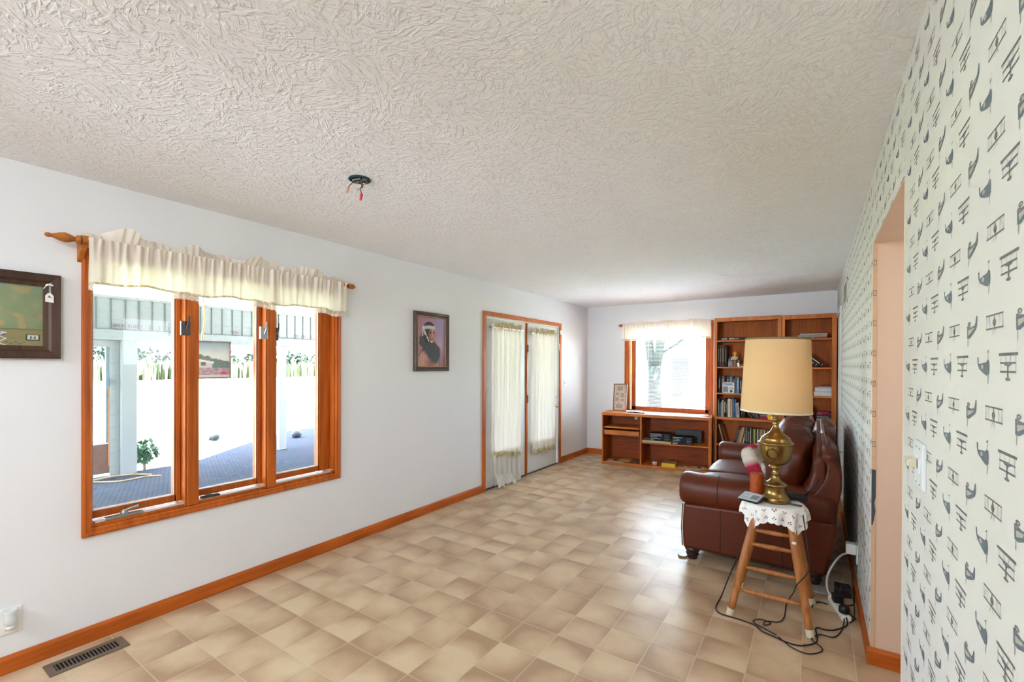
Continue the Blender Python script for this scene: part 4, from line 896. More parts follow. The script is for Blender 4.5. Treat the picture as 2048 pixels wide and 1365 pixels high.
# black hardback stacks on the desk shelf (left stack rests on a beige box)
tag((lambda b:(b.box(.585,.985,.03,.33,.3675,.394),b)[1])(DB()).build('flat_box',mat('beige_board','#b9a98a',rough=.7,var=.1,vscale=12),bevel=.001),'thin beige box under the left stack of black hardbacks on the desk shelf','box')
for k,(tx) in enumerate(((.04,.22),(.05,.52),(.05,.36),(.04,.58),(.03,.56))):
    z0=.3945+k*.0213
    flat_book('slim black hardback, %s of the left stack on the desk shelf'%('lowest','second from the bottom','middle one','second from the top','topmost')[k],.690,.972,z0,z0+.021,'#1d2226',y=.045,d=.2,M=DM,txt='#d9dcde',text=[(tx[0],tx[1],.006),(.72,.92,.0015)],rot=(0,.6,-.5,.8,1.5)[k],group='black hardbacks stacked on the desk shelf')
for k,(tx) in enumerate(((.02,.25),(.03,.30),(.03,.36),(.03,.36),(.03,.52))):
    z0=.3675+k*.0213
    flat_book('slim black hardback, %s of the right stack on the desk shelf'%('lowest','second from the bottom','middle one','second from the top','topmost')[k],1.000,1.262,z0,z0+.021,'#1f262b',y=.035,d=.22,M=DM,txt='#e3e5e6',text=[(tx[0],tx[1],.006),(.74,.92,.0015)],rot=(0,-.5,.3,-.6,.5)[k],group='black hardbacks stacked on the desk shelf')
desk_item('album','black album standing upright behind the right stack of hardbacks','album',[(1.015,1.37,.275,.29,.3675,.547)],mat('album_black','#16181a',rough=.4,var=.5,vscale=25),.002)
# bottom compartments
desk_item('magazine','grey magazine lying on the bottom board in the left compartment','magazine',[(-.12,.12,-.10,.10,.0415,.045)],mat('mag_grey','#b9b6b4',rough=.4),0,8,(.19,.10))
desk_item('magazine','yellow magazine with sketched portrait on the bottom board of the left compartment','magazine',[(-.10,.10,-.11,.11,.0525,.057)],mat('mag_yellow','#e0a82e',rough=.4),0,-16,(.34,.18))
desk_item('notebook','black folded notebook under the yellow magazine','notebook',[(-.14,.16,-.06,.06,.0455,.0515)],mat('note_black','#26262a',rough=.5),0,-6,(.30,.12))
desk_item('magazine','olive green magazine lying beside the yellow magazine','magazine',[(-.07,.07,-.11,.11,.0525,.058)],mat('mag_olive','#5f5f3a',rough=.5),0,-14,(.475,.17))
desk_item('folder','crimson folder edge under the olive green magazine','folder',[(-.09,.055,-.08,.08,.0415,.044)],mat('folder_red','#8f1f35',rough=.5),0,-4,(.49,.13))
b=B(); b.M=DM@Matrix.Translation((.34,.18,.0572))@Matrix.Rotation(R(-16),4,'Z')
b.lathe([(0,0),(.045,0),(.045,.0004),(0,.0004)],(-.01,0,0),16,0); b.box(-.045,-.02,-.01,.03,.0005,.0009,1); b.box(0,.02,-.02,.02,.0005,.0009,1)
b.M=b.M; mg=b.build('cover_print',[mat('print_pale2','#cfc9b9'),mat('print_dark2','#2c2c2c')]); 
for o in bpy.data.objects:
    if o.name.startswith('magazine') and 'yellow' in o.get('label',''):
        mg.parent=o; mg.location=Vector(mg['_o'])-Vector(o['_o'])
bx_=thing('tub','small white and red dessert tub on the bottom board of the right compartment','tub',dloc(.765,.02,.041))
b=DB(); b.lathe([(.030,0),(.036,.055)],(.765,.03,.0415),20); b.build('tub_body',mat('tub_white','#e6dcdc',rough=.4),bx_)
b=DB(); b.lathe([(.039,0),(.039,.006),(.037,.008),(0,.008)],(.765,.03,.097),20); b.build('lid',mat('lid_rose','#a98090',rough=.3),bx_)
b=DB(); b.lathe([(.0315,.004),(.0335,.022)],(.765,.03,.0415),20,caps=False); b.lathe([(.0345,.030),(.0356,.044)],(.765,.03,.0415),20,1,caps=False); b.build('label_band',[mat('band_red','#b5202c',rough=.4),mat('band_pink','#d98a94',rough=.4)],bx_)
b=DB(); b.box(.862,1.045,.0,.20,.0415,.095); b.box(.864,1.043,.002,.198,.0951,.096,1)
for k in range(5): b.box(.885+k*.03,.90+k*.03,.05+.02*(k%3),.06+.03*(k%2)+.02,.0961,.0966,2)
tag(b.build('game_box',[mat('box_yellow','#ddb72c',rough=.5),mat('box_top','#a9905c',rough=.5,var=.5,vscale=40),mat('print_dark2','#2c2c2c')],bevel=.001),'bright yellow box lying on the bottom board of the right compartment','box')
for k,(cx,cy,rot,w,d,z,c,lb) in enumerate(((1.16,.05,-24,.12,.07,.0415,'#cfc6b4','cream flyer lowest of the fanned flyers on the bottom board of the desk'),(1.25,.06,-30,.13,.06,.0425,'#c9bfae','pale flyer fanned under the orange printed flyer on the bottom board'),(1.28,.12,12,.13,.09,.046,'#d6c8b2','flyer with an orange and black print on the bottom board of the desk'),(1.37,.14,30,.07,.09,.0435,'#c4b59e','small tan flyer at the right end of the bottom board of the desk'))):
    o=desk_item('flyer',lb,'flyer',[(-w,w,-d,d,z,z+.0012)],mat('flyer_'+c[1:],c,rough=.5,var=.1,vscale=30),0,rot,(cx,cy),group='flyers fanned on the bottom board')
    if k==2:
        b=B(); b.M=DM@Matrix.Translation((cx,cy,z+.0014))@Matrix.Rotation(R(rot),4,'Z'); b.lathe([(0,0),(.03,0),(.03,.0003),(0,.0003)],(-.06,.04,0),14,0); b.box(.05,.10,-.02,.07,0,.0003,1); b.box(-.09,.04,-.03,-.01,0,.0003,1); b.box(-.1,.0,.075,.085,0,.0003,1)
        q=b.build('flyer_print',[mat('print_orange','#c9783a'),mat('print_dark2','#2c2c2c')]); q.parent=o; q.location=Vector(q['_o'])-Vector(o['_o'])
# ------------------------------------------------------------------ bookcases
SH=[1.822,1.459,1.101,.772,.400,.07]
def bookcase(label,x0,x1,zt,fl,fr):
    o=thing('bookcase',label,'bookcase',((x0+x1)/2,6.93,0)); Yf,Yb=6.788,7.082
    b=B(); b.box(x0,x0+.018,Yf+.018,Yb,0,zt-.02); b.build('side_panel',OAK_Z,o)
    b=B(); b.box(x1-.018,x1,Yf+.018,Yb,0,zt-.02); b.build('side_panel',OAK_Z,o)
    b=B(); b.box(x0,x0+fl,Yf,Yf+.018,0,zt); b.box(x1-fr,x1,Yf,Yf+.018,0,zt); b.box(x0+fl,x1-fr,Yf,Yf+.018,zt-.052,zt); b.box(x0+fl,x1-fr,Yf,Yf+.018,0,.07); b.build('face_frame',wood('oak_face','#c97224','#a25612','z'),o,bevel=.002)
    b=B(); b.box(x0+.018,x1-.018,Yf+.018,Yb,zt-.04,zt-.022); b.build('top_board',OAK_X,o)
    b=B(); b.box(x0+.018,x1-.018,Yb-.012,Yb-.004,.02,zt-.04); b.build('back_panel',OAK_BACK,o)
    for i,z in enumerate(SH):
        t=.034 if i==3 else .02
        b=B(); b.box(x0+.019,x1-.019,Yf+.004 if i!=3 else Yf-.001,Yb-.013,z-t,z); b.build('shelf',wood('oak_shelf','#cd7426','#a85a16','x'),o,bevel=.002)
    return o
bookcase('tall oak bookcase beside the back window, left of the pair',2.030,2.828,2.130,.036,.042)
bookcase('tall oak bookcase against the wallpapered wall, right of the pair',2.833,3.411,2.122,.034,.050)
# left bookcase
s0=SH[0]+.0005
flat_book('black book with white script lying on the top shelf of the left bookcase',2.096,2.40,s0,s0+.04,'#2a2c2e',text=[(.08,.30,.014),(.38,.58,.016),(.60,.76,.008)],txt='#c9c3c0')
flat_book('thin black book lying on the top shelf behind the lampshade rim',2.50,2.777,s0,s0+.034,'#1a1819')
s1=SH[1]+.0005
book('near black tall volume against the left side of the second shelf',2.070,s1,.022,.295,.16,'#2b1f1c')
book('tall umber volume, left of the two umber volumes on the second shelf',2.093,s1,.026,.296,.16,'#4b342c',group='tall brown volumes on the second shelf')
book('tall umber volume, right of the two umber volumes on the second shelf',2.120,s1,.036,.298,.16,'#54392f',group='tall brown volumes on the second shelf')
book('tall very dark volume between the umber volumes and the toy cameras',2.157,s1,.030,.296,.16,'#241a16')
fg=thing('figurine','straw-hatted figurine with folded arms on the second shelf of the left bookcase','figurine',(2.285,6.84,s1))
fx,fy=2.281,6.85
b=B(); b.lathe([(.024,0),(.027,.01),(.022,.04),(.024,.075),(.021,.095)],(fx,fy,s1),16); b.lathe([(.03,0),(.03,.006),(0,.006)],(fx,fy,s1),16); b.build('trousers',mat('fig_terracotta','#9a6248',rough=.5),fg,smooth=True)
b=B(); b.lathe([(.021,.095),(.03,.11),(.028,.135),(.012,.150),(.008,.154)],(fx,fy,s1),16); b.tube([(fx-.026,fy-.003,s1+.135),(fx-.034,fy-.012,s1+.115),(fx-.004,fy-.032,s1+.118)],.009,8,sm=4); b.tube([(fx+.026,fy-.003,s1+.135),(fx+.034,fy-.012,s1+.115),(fx+.002,fy-.034,s1+.122)],.009,8,sm=4); b.build('shirt',mat('fig_cream','#d8c79a',rough=.5),fg,smooth=True)
b=B(); b.sup((fx,fy-.004,s1+.168),(.016,.016,.02),e=1,n=14); b.sup((fx,fy-.021,s1+.165),(.003,.004,.004),e=1,n=8); b.build('head',mat('fig_skin','#dcb98c',rough=.5),fg,smooth=True)
b=B(); b.lathe([(.040,.0),(.041,.002),(.022,.008),(.019,.024),(.008,.03),(0,.031)],(fx+.002,fy,s1+.177),20); b.build('hat',mat('fig_straw','#e0a030',rough=.5),fg,smooth=True)
o=thing('toy_camera','small box camera with pale rim on the second shelf','camera',(2.23,6.825,s1))
b=B(); b.box(2.200,2.258,6.815,6.86,s1,s1+.075); b.build('body',mat('cam_rim','#b5aea4',rough=.4),o,bevel=.008); b=B(); b.box(2.205,2.249,6.812,6.816,s1+.006,s1+.068); b.build('faceplate',BLACKP,o); b=B(); b.box(2.222,2.232,6.8105,6.812,s1+.034,s1+.039); b.build('badge',PLAST,o)
o=thing('toy_camera','grey folding camera behind the small box camera on the second shelf','camera',(2.24,6.89,s1))
b=B(); b.box(2.192,2.262,6.88,6.93,s1,s1+.115); b.box(2.205,2.25,6.882,6.92,s1+.115,s1+.138); b.build('body',mat('cam_grey','#5f5c58',rough=.4,var=.4,vscale=50),o,bevel=.006); b=B(); b.lathe([(.018,0),(.018,-.012),(.012,-.016),(0,-.014)],(2.235,6.88,s1+.1),16,axis='y'); b.build('lens',CHROME,o)
o=thing('toy_camera','silver toy camera with red dot at the right of the figurine','camera',(2.322,6.86,s1))
b=B(); b.box(2.300,2.338,6.86,6.90,s1,s1+.06); b.lathe([(.02,0),(.026,.02),(.02,.035)],(2.322,6.88,s1+.062),14); b.build('body',mat('cam_silver','#8d8a86',rough=.35,metal=.5),o,bevel=.004); b=B(); b.cyl((2.318,6.86,s1+.03),(2.318,6.857,s1+.03),.006,.006,12); b.build('button',mat('dot_red','#a8242c'),o)
tag(B().box(2.328,2.392,6.82,6.87,s1,s1+.008).build('card_case',mat('card_cream','#cfc2a6'),bevel=.001),'flat cream case lying at the right of the silver toy camera','case')
tag(B().lathe([(.022,0),(.03,.012),(.026,.026),(.012,.034),(.008,.045),(0,.047)],(2.358,6.90,s1),14).build('trinket_pot',mat('pot_orange','#b8622a',rough=.4),smooth=True),'small orange trinket pot behind the flat cream case','pot')
s2=SH[2]+.0005
for (x,w,h,c,lb,y) in ((2.070,.034,.234,'#2b2a28','charcoal book at the left end of the radio shelf',6.86),(2.108,.046,.232,'#6f4c40','rose brown book standing behind the radio handle',6.88),(2.158,.012,.228,'#2a2320','thin dark book behind the left of the radio',6.88),(2.172,.038,.226,'#4f4a44','grey mottled book standing behind the radio',6.88),(2.212,.038,.226,'#5d7f8e','teal and white book standing behind the radio',6.88),(2.252,.034,.218,'#27364a','navy book standing behind the right of the radio',6.88),(2.290,.012,.216,'#8a867c','thin grey book right of the radio',6.83),(2.304,.036,.215,'#5f86a6','pale blue book right of the radio on the third shelf',6.83),(2.342,.030,.212,'#2a3646','dark slate book beside the lampshade on the third shelf',6.84),(2.374,.032,.212,'#1f2a3a','midnight blue book half behind the lampshade on the third shelf',6.83),(2.408,.03,.21,'#2c2c30','black book mostly hidden by the lampshade on the third shelf',6.83)):
    book(lb,x,s2,w,h,.15,c,y=y,txt='#b9b4a4')
o=thing('radio','white portable radio with round dial on the third shelf of the left bookcase','radio',(2.205,6.82,s2))
b=B(); b.box(2.130,2.283,6.812,6.86,s2,s2+.14); b.box(2.136,2.272,6.818,6.85,s2+.14,s2+.15); b.build('case',mat('radio_white','#d6d3cf',rough=.4),o,bevel=.007)
b=B(); b.box(2.144,2.262,6.809,6.813,s2+.104,s2+.134); b.build('tuner_panel',mat('radio_black','#2b2c2f',rough=.3),o)
b=B(); b.lathe([(.011,0),(.011,-.003),(0,-.003)],(2.170,6.809,s2+.119),16,axis='y'); b.build('tuner_dial',GREYP,o)
b=B(); b.box(2.140,2.205,6.809,6.813,s2+.012,s2+.088); b.build('speaker_grille',mat('radio_grille','#85858a',rough=.6,bump=.5,bscale=400),o)
b=B(); b.lathe([(.017,0),(.017,-.006),(.009,-.008),(0,-.008)],(2.243,6.812,s2+.027),20,axis='y'); b.build('volume_dial',BLACKP,o)
b=B(); 
for x,z in ((2.226,.062),(2.258,.062)): b.box(x-.007,x+.007,6.809,6.813,s2+z-.007,s2+z+.007)
b.box(2.230,2.252,6.809,6.813,s2+.077,s2+.083); b.build('button',BLACKP,o)
s3=SH[3]+.0005
row=[(2.072,.020,.24,'#6a6460','grey and red book at the left end of the fourth shelf'),(2.094,.020,.19,'#4d6684','steel blue book second from the left on the fourth shelf'),(2.116,.013,.21,'#c09c90','pale pink thin book on the fourth shelf'),(2.131,.016,.23,'#d8c4a0','cream thin book between the pink and the black books'),(2.150,.029,.255,'#262a28','black book with large white spine lettering on the fourth shelf'),(2.182,.014,.235,'#3c362c','olive black book beside the lettered black book'),(2.198,.036,.250,'#d6c8a8','thick cream book in the middle of the fourth shelf'),(2.236,.022,.243,'#cfa27c','peach book right of the thick cream book'),(2.260,.022,.262,'#1f5f98','bright blue book on the fourth shelf'),(2.284,.016,.245,'#4f8cb0','sky blue book right of the bright blue book')]
for (x,w,h,c,lb) in row: book(lb,x,s3,w,h,.16,c,txt='#e8e6de' if 'lettered' in lb or 'large' in lb else '#9b958a',style=0)
book('thick pale grey book leaning slightly beside the sky blue book',2.306,s3,.042,.20,.15,'#aaa5aa',lean=-3,txt='#6a6470')
book('charcoal book left of the two dark books under the lampshade',2.365,s3,.022,.215,.15,'#2f3130')
book('black book right of the two dark books under the lampshade',2.389,s3,.024,.21,.15,'#26282b')
book('thin pale book leaning under the lampshade on the fourth shelf',2.495,s3,.006,.20,.15,'#bdb6ac',lean=-32)
book('blue book leaning behind the lampshade base on the fourth shelf',2.535,s3,.030,.20,.15,'#2c3f66',lean=-30)
book('grey white book leaning against the blue book on the fourth shelf',2.568,s3,.012,.19,.15,'#8a8f96',lean=-28)
flat_book('crimson book lying flat beside the yellow flower',2.585,2.70,s3,s3+.036,'#9c1c3c',y=6.83)
flat_book('silver grey book lying flat on the crimson book',2.59,2.71,s3+.0365,s3+.056,'#8f8a86',y=6.83)
flat_book('red brown book lying flat, topmost over the crimson book',2.585,2.70,s3+.0565,s3+.076,'#7c3a30',y=6.83)
b=B(); rnd=random.Random(5)
for k in range(9):
    a=k*.7; b.sup((2.705+.016*math.cos(a),6.805+.008*math.sin(a*2),s3+.03+.022*math.sin(a)+.004),(.018,.010,.016),e=.8,n=10,wr=.005,seed=k)
tag(b.build('yellow_flower',mat('flower_yellow','#f0c41e',rough=.6),smooth=True),'crumpled bright yellow flower on the fourth shelf beside the lamp stem','flower')
s4=SH[4]+.0005
book('tan binder leaning at the left end of the fifth shelf',2.078+.07,s4,.016,.27,.17,'#b58c64',lean=-14,y=6.80)
tag((lambda b:(b.grid(lambda u,v:(2.07+u*.10,6.815+v*.12,s4+.005+.10*(1-u)**2),8,2),b)[1])(B()).build('loose_papers',mat('paper_curl','#9d938a',rough=.6)),'curled loose papers at the left end of the fifth shelf','papers')
lean=[(2.262,.020,'#4a2f2c','dark maroon book at the left of the leaning row'),(2.284,.014,'#2e2220','black brown book second in the leaning row'),(2.300,.024,'#7e6660','mauve grey book third in the leaning row'),(2.326,.016,'#c9a06a','sand book fourth in the leaning row'),(2.344,.020,'#d08c50','orange tan book fifth in the leaning row')]
for i,(x,w,c,lb) in enumerate(lean): book(lb+' on the fifth shelf',x,s4,w,.255-.003*i,.15,c,lean=18-i*1.5,y=6.82)
book('off-white book leaning beside the orange tan book',2.376,s4,.016,.25,.15,'#c6c0b6',lean=10,y=6.82)
up=[(2.405,.020,'#3a352f','dark brown book'),(2.427,.018,'#4a4640','dark olive book'),(2.447,.022,'#24262a','black lettered book'),(2.471,.018,'#9a9092','pale mauve book'),(2.491,.012,'#26282a','thin black book'),(2.505,.012,'#7e8066','sage book'),(2.519,.018,'#c4b418','bright yellow book'),(2.539,.012,'#2f3436','thin slate book'),(2.553,.018,'#cbb49a','cream book'),(2.573,.016,'#5a5a36','olive patterned book'),(2.591,.010,'#c9bfa4','thin ivory book'),(2.603,.016,'#d0943a','amber book'),(2.621,.014,'#8a8478','grey book'),(2.637,.012,'#c8c0b2','thin white book'),(2.651,.016,'#35373a','charcoal book'),(2.669,.016,'#b9b0a6','stone coloured book'),(2.687,.014,'#3a3030','dark umber book')]
for i,(x,w,c,lb) in enumerate(up): book(lb+' standing in the right half of the fifth shelf',x,s4,w,.243-.0012*i,.15,c,y=6.82,txt='#a8a494')
for i in range(4):
    b=B(); b.M=Matrix.Translation((2.08+i*.022,6.815,SH[5]+.001))@Matrix.Rotation(R(6+4*i),4,'Y'); b.box(0,.004,0,.19,0,.27-.02*i)
    tag(b.build('record_sleeve',mat('sleeve_%d'%i,('#3a3030','#b9b4ae','#2a2624','#8d8682')[i],rough=.5)),('dark sleeve standing at the left end of the lowest shelf','white sleeve beside the dark sleeve on the lowest shelf','black sleeve third from the left on the lowest shelf','grey sleeve fourth from the left on the lowest shelf')[i],'sleeve')
# right bookcase
flat_book('flat red book under the pale books on the top right shelf',3.03,3.316,s0,s0+.016,'#c42a30',text=[(.1,.5,.004)])
flat_book('thick pale grey book on the red book, top right shelf',3.008,3.31,s0+.0165,s0+.045,'#a9a59a',text=[(.1,.8,.008)],txt='#7b776c')
flat_book('thin off-white magazine stack topping the pile, top right shelf',3.03,3.316,s0+.0455,s0+.062,'#bdb8ac')
book('black book with cream title leaning on top at the second right shelf',3.268,s1-.0,.038,.235,.16,'#1c1b1a',lean=-50,txt='#d6cfa8',style=1)
book('black book with cream title leaning below its twin at the second right shelf',3.208,s1-.0,.038,.235,.16,'#211f1e',lean=-50,txt='#cfc9ae',style=1)
book('maroon book under the two leaning black books',3.155,s1-.0,.03,.15,.16,'#5a1f26',lean=-50)
flat_book('white boxed volume lying lowest on the third right shelf',3.18,3.392-.03,s2,s2+.055,'#d4d2d0',d=.18,pages=False)
flat_book('white paper bundle lying on the white boxed volume',3.192,3.360,s2+.0555,s2+.108,'#cfcdd0',d=.17,pages=False)
flat_book('thin pink folder on the white paper bundle',3.23,3.360,s2+.1085,s2+.122,'#c9a09a',d=.17,pages=False)
flat_book('grey catalogue topping the white bundle on the third right shelf',3.26,3.36,s2+.1225,s2+.135,'#6f5a50',d=.17)
flat_book('beige volume lying lowest on the fourth right shelf stack',3.205,3.362,s3,s3+.022,'#a39c84',d=.17)
flat_book('sage grey volume second from the bottom on the fourth right shelf stack',3.210,3.362,s3+.0225,s3+.052,'#97998c',d=.17)
flat_book('thick charcoal lettered volume in the fourth right shelf stack',3.203,3.362,s3+.0525,s3+.094,'#35383a',d=.17,text=[(.08,.8,.014)],txt='#8a8c8a')
flat_book('dark rose volume over the charcoal volume',3.210,3.362,s3+.0945,s3+.124,'#7a2c40',d=.17,text=[(.1,.35,.008)],txt='#c99aa4')
flat_book('hot pink thin book topping the fourth right shelf stack',3.215,3.332,s3+.1245,s3+.138,'#c83c66',d=.15)
rr=[(2.872,.012,'#33402a','dark moss book at the left end'),(2.886,.020,'#1e2a34','deep navy book'),(2.908,.024,'#20222c','black blue book'),(2.934,.020,'#4a5242','grey green book'),(2.956,.008,'#23201e','thin black book'),(2.966,.008,'#b8b2aa','thin white book'),(2.976,.020,'#6e5448','brown mottled book'),(2.998,.006,'#2a3a20','slim dark green book'),(3.006,.014,'#a82444','raspberry book'),(3.022,.028,'#c08a54','tan book'),(3.052,.006,'#3a2f1e','slim umber book'),(3.060,.028,'#a08a68','khaki book'),(3.090,.020,'#3c5c34','forest green book'),(3.112,.010,'#171717','slim black book'),(3.124,.016,'#c84860','rose red book'),(3.142,.018,'#d8cdbf','ivory book')]
for i,(x,w,c,lb) in enumerate(rr): book(lb+' in the row on the fourth right shelf',x,s3,w,.175+.01*((i*7)%4),.15,c,y=6.82,txt='#8f8a7c')
book('red and cream paperback leaning against the ivory book on the fourth right shelf',3.176,s3,.018,.12,.14,'#b8505c',lean=-16,y=6.82)
# ------------------------------------------------------------------ leather sofa along the wallpapered wall
def leather():
    M=mat('brown_leather','#541f05',rough=.46,coat=.10,spec=.35,croug=.28,var=.25,vscale=5,bump=.35,bscale=26); return M
LE=leather(); LED=mat('leather_dark','#3a1c15',rough=.5); PIP=mat('piping','#2e1610',rough=.8)
so=thing('sofa','brown leather rolled arm sofa with nailhead trim against the wallpapered wall','sofa',(2.9,4.55,0))
SY0,SY1=3.585,5.52
b=B(); b.box(2.385,3.22,SY0+.06,SY1-.06,.085,.40); b.build('base',LE,so,bevel=.02,bseg=3)
def arm(ya,yb,s_):
    # ya outer face, yb inner face; s_ = -1 near arm, +1 far arm
    b=B(); pr=[(2.358,.09),(2.350,.25),(2.358,.43),(3.30,.46),(3.315,.40),(3.285,.25),(3.25,.10)]
    b.prism(pr,min(ya,yb),max(ya,yb),'xz'); pn=b.build('arm_panel',LE,so,bevel=.022,bseg=3)
    yc=ya+(.10 if s_<0 else -.10); rs=[]
    n=28; xs=[2.326,2.332,2.345,2.37,2.5,2.7,2.9,3.1,3.26,3.30,3.305]; sc=[.60,.86,.95,1,1,1.0,1.0,1,.97,.9,.5]
    for x,k in zip(xs,sc):
        rs.append([(x,yc+.125*k*math.copysign(abs(math.cos(t))**.85,math.cos(t)),.530+.119*k*math.copysign(abs(math.sin(t))**.8,math.sin(t))+.006*math.sin(x*9)) for t in [2*math.pi*j/n for j in range(n)]])
    rl=B().ring(rs).build('arm_roll',LE,so,smooth=True)
    if s_<0:
        b=B()
        for x in (2.60,2.99):
            b.tube([(x,yc+.1264*math.copysign(abs(math.cos(t))**.85,math.cos(t)),.531+.1205*math.copysign(abs(math.sin(t))**.8,math.sin(t))) for t in [math.pi*.5+math.pi*j/14 for j in range(15)]],.0022,6)
            b.tube([(x+.02,ya-.0005,.42),(x+.02,ya-.0005,.10)],.0022,6)
        b.tube([(2.351,ya+.02,.10),(2.343,ya+.02,.25),(2.351,ya+.02,.42)],.004,6)
        b.build('piping',PIP,so,smooth=True)
arm(3.60,3.84,-1); arm(5.50,5.26,1)
# back frame: outer shell and padded front face
bp=[(3.10,.56),(3.19,.69),(3.243,.829),(3.260,.93),(3.250,1.02),(3.222,1.085),(3.245,1.103),(3.275,1.085),(3.308,1.03),(3.337,.92),(3.337,.776),(3.318,.61),(3.30,.3),(3.255,.10),(3.10,.10)]
def ztop(y): 
    t=(y-4.55)/.95; return .88+.155*max(0,math.cos(t*math.pi/2))**.8 if abs(t)<1 else .88
def camel(pf,y0,y1,n=24):
    b=B(); rs=[]
    for i in range(n+1):
        y=y0+(y1-y0)*i/n; k=(ztop(y)-.5)/.603
        rs.append([(x,y,z if z<=.5 else .5+(z-.5)*k) for x,z in pf])
    return b.ring(rs)
b=camel(bp,3.615,SY1-.03); b.build('back_frame',LE,so,bevel=.02,bseg=4,ang=60)
fr_=[(3.02,.45),(3.09,.60),(3.155,.76),(3.178,.90),(3.176,1.0),(3.20,1.07),(3.235,1.09),(3.262,1.05),(3.262,.7),(3.15,.45)]
b=camel(fr_,3.635,SY1-.05); b.build('back_padding',LE,so,bevel=.03,bseg=4,ang=60)
# tufted bulges along the crest
for k in range(5):
    B().sup((3.272,3.80+k*.38,ztop(3.80+k*.38)-.062),(.052,.195,.066),e=.75,n=20,wr=.006,seed=k).build('crest_pad',LE,so,smooth=True)
b=B(); nl=cr_pts([(3.10,3.611,.565),(3.185,3.611,.62),(3.240,3.611,.71),(3.262,3.613,.80),(3.262,3.64,.885),(3.255,3.75,.955),(3.245,3.95,1.00),(3.24,4.2,1.035)],20)
for i,p in enumerate(nl): b.sup(tuple(p),(.0026,.0026,.0026),e=1,n=6)
o=b.build('nailhead_trim',mat('nail_metal','#9a877a',rough=.4,metal=.7),so,smooth=True); o['kind']='stuff'
b=B();  b.tube([(3.34,3.614,.92),(3.30,3.612,.93),(3.262,3.612,.94)],.0015,6); b.build('piping',PIP,so)
for k,(ya,yb) in enumerate(((3.835,4.55),(4.552,5.265))):
    b=B(); b.sup((2.70,(ya+yb)/2,.440),(.365,(yb-ya)/2,.072),e=.36,n=40,wr=.006,seed=k+3); b.build('seat_cushion',LE,so,smooth=True)
for k,(yc,zc) in enumerate(((4.17,.745),(4.93,.745))):
    b=B(); b.sup((3.035,yc,zc),(.165,.385,.275),e=.78,rot=(0,R(10),0),n=64,wr=.020,seed=11+k*5); bc=b.build('back_cushion',LE,so,smooth=True)
    M4=Matrix.Translation((3.055,yc,zc))@Matrix.Rotation(R(10),4,'Y')
    b=B(); b.tube([tuple(M4@Vector((.155*math.cos(t)*.6-.03,-.362*abs(math.sin(t))**.01*(1),.262*math.sin(t)*.97))) for t in [math.pi*j/20-.5 for j in range(21)]],.003,6); 
    b.build('piping',PIP,bc) if False else None
def foot(x,y):
    b=B(); b.lathe([(.030,0),(.038,.008),(.034,.018),(.042,.028),(.048,.040),(.042,.050),(.050,.062),(.056,.078),(.05,.095),(.04,.098)],(x,y,.002),22); b.build('leg',mat('bun_foot','#2a1510',rough=.35,coat=.4),so,smooth=True)
for x,y in ((2.415,3.665),(3.19,3.70),(2.415,5.42),(3.19,5.42)): foot(x,y)
tag(B().lathe([(0,0),(.034,0),(.036,.004),(.036,.010),(.030,.014),(0,.014)],(2.345,3.655,.0),22).build('furniture_slider',mat('slider_brown','#6f625a',rough=.3),bevel=.001),'round furniture slider on the floor beside the near front sofa foot','slider')
tag(B().lathe([(0,0),(.06,0),(.062,.003),(.055,.008),(0,.008)],(3.22,3.62,.0),22).build('furniture_slider',mat('slider_pale','#a9a9a8',rough=.3)),'pale round furniture slider under the sofa foot near the wallpapered wall','slider')
# cushions lying on the seat
PC=Matrix.Translation((2.83,4.30,.655))@Matrix.Rotation(R(-28),4,'Z')@Matrix.Rotation(R(62),4,'Y')
def patch(p):
    x,y,z=p; a=math.atan2(y,x); r=max(abs(x),abs(y))
    k=(int((x+.5)/.062)*3+int((y+.5)/.075)*5)%7
    c=[lin('#c4bca6'),lin('#b3a890'),lin('#a81c3a'),lin('#cfc8b6'),lin('#b7ad94'),lin('#b01f3e'),lin('#d8d2c2')][k]
    if abs((x+.5)%.062-.0)<.003 or abs((y+.5)%.075)<.003: c=tuple(q*.6 for q in c)
    return c
b=B(); b.sup((0,0,0),(.172,.172,.07),e=.55,n=44,wr=.006); loc_v=list(b.v); b.v=[tuple(PC@Vector(v)) for v in b.v]; b.col=[patch(v) for v in loc_v]
o=b.build('throw_pillow',attrmat('patchwork_cloth',rough=.9),smooth=True); tag(o,'crimson and beige patchwork throw pillow leaning on the sofa seat','pillow')
PC2=Matrix.Translation((2.93,4.12,.62))@Matrix.Rotation(R(-10),4,'Z')@Matrix.Rotation(R(66),4,'Y')
def floral(p):
    n_=nz(p[0]*30,p[1]*30,p[2]*30); return mixc(lin('#b9b0a4'),lin('#3f3a3c'),sst(.15,.3,n_))
b=B(); b.sup((0,0,0),(.13,.15,.05),e=.6,n=40); lv=list(b.v); b.v=[tuple(PC2@Vector(v)) for v in b.v]; b.col=[floral(v) for v in lv]
tag(b.build('throw_pillow',attrmat('patchwork_cloth'),smooth=True),'small grey and black patterned throw pillow behind the lamp','pillow')
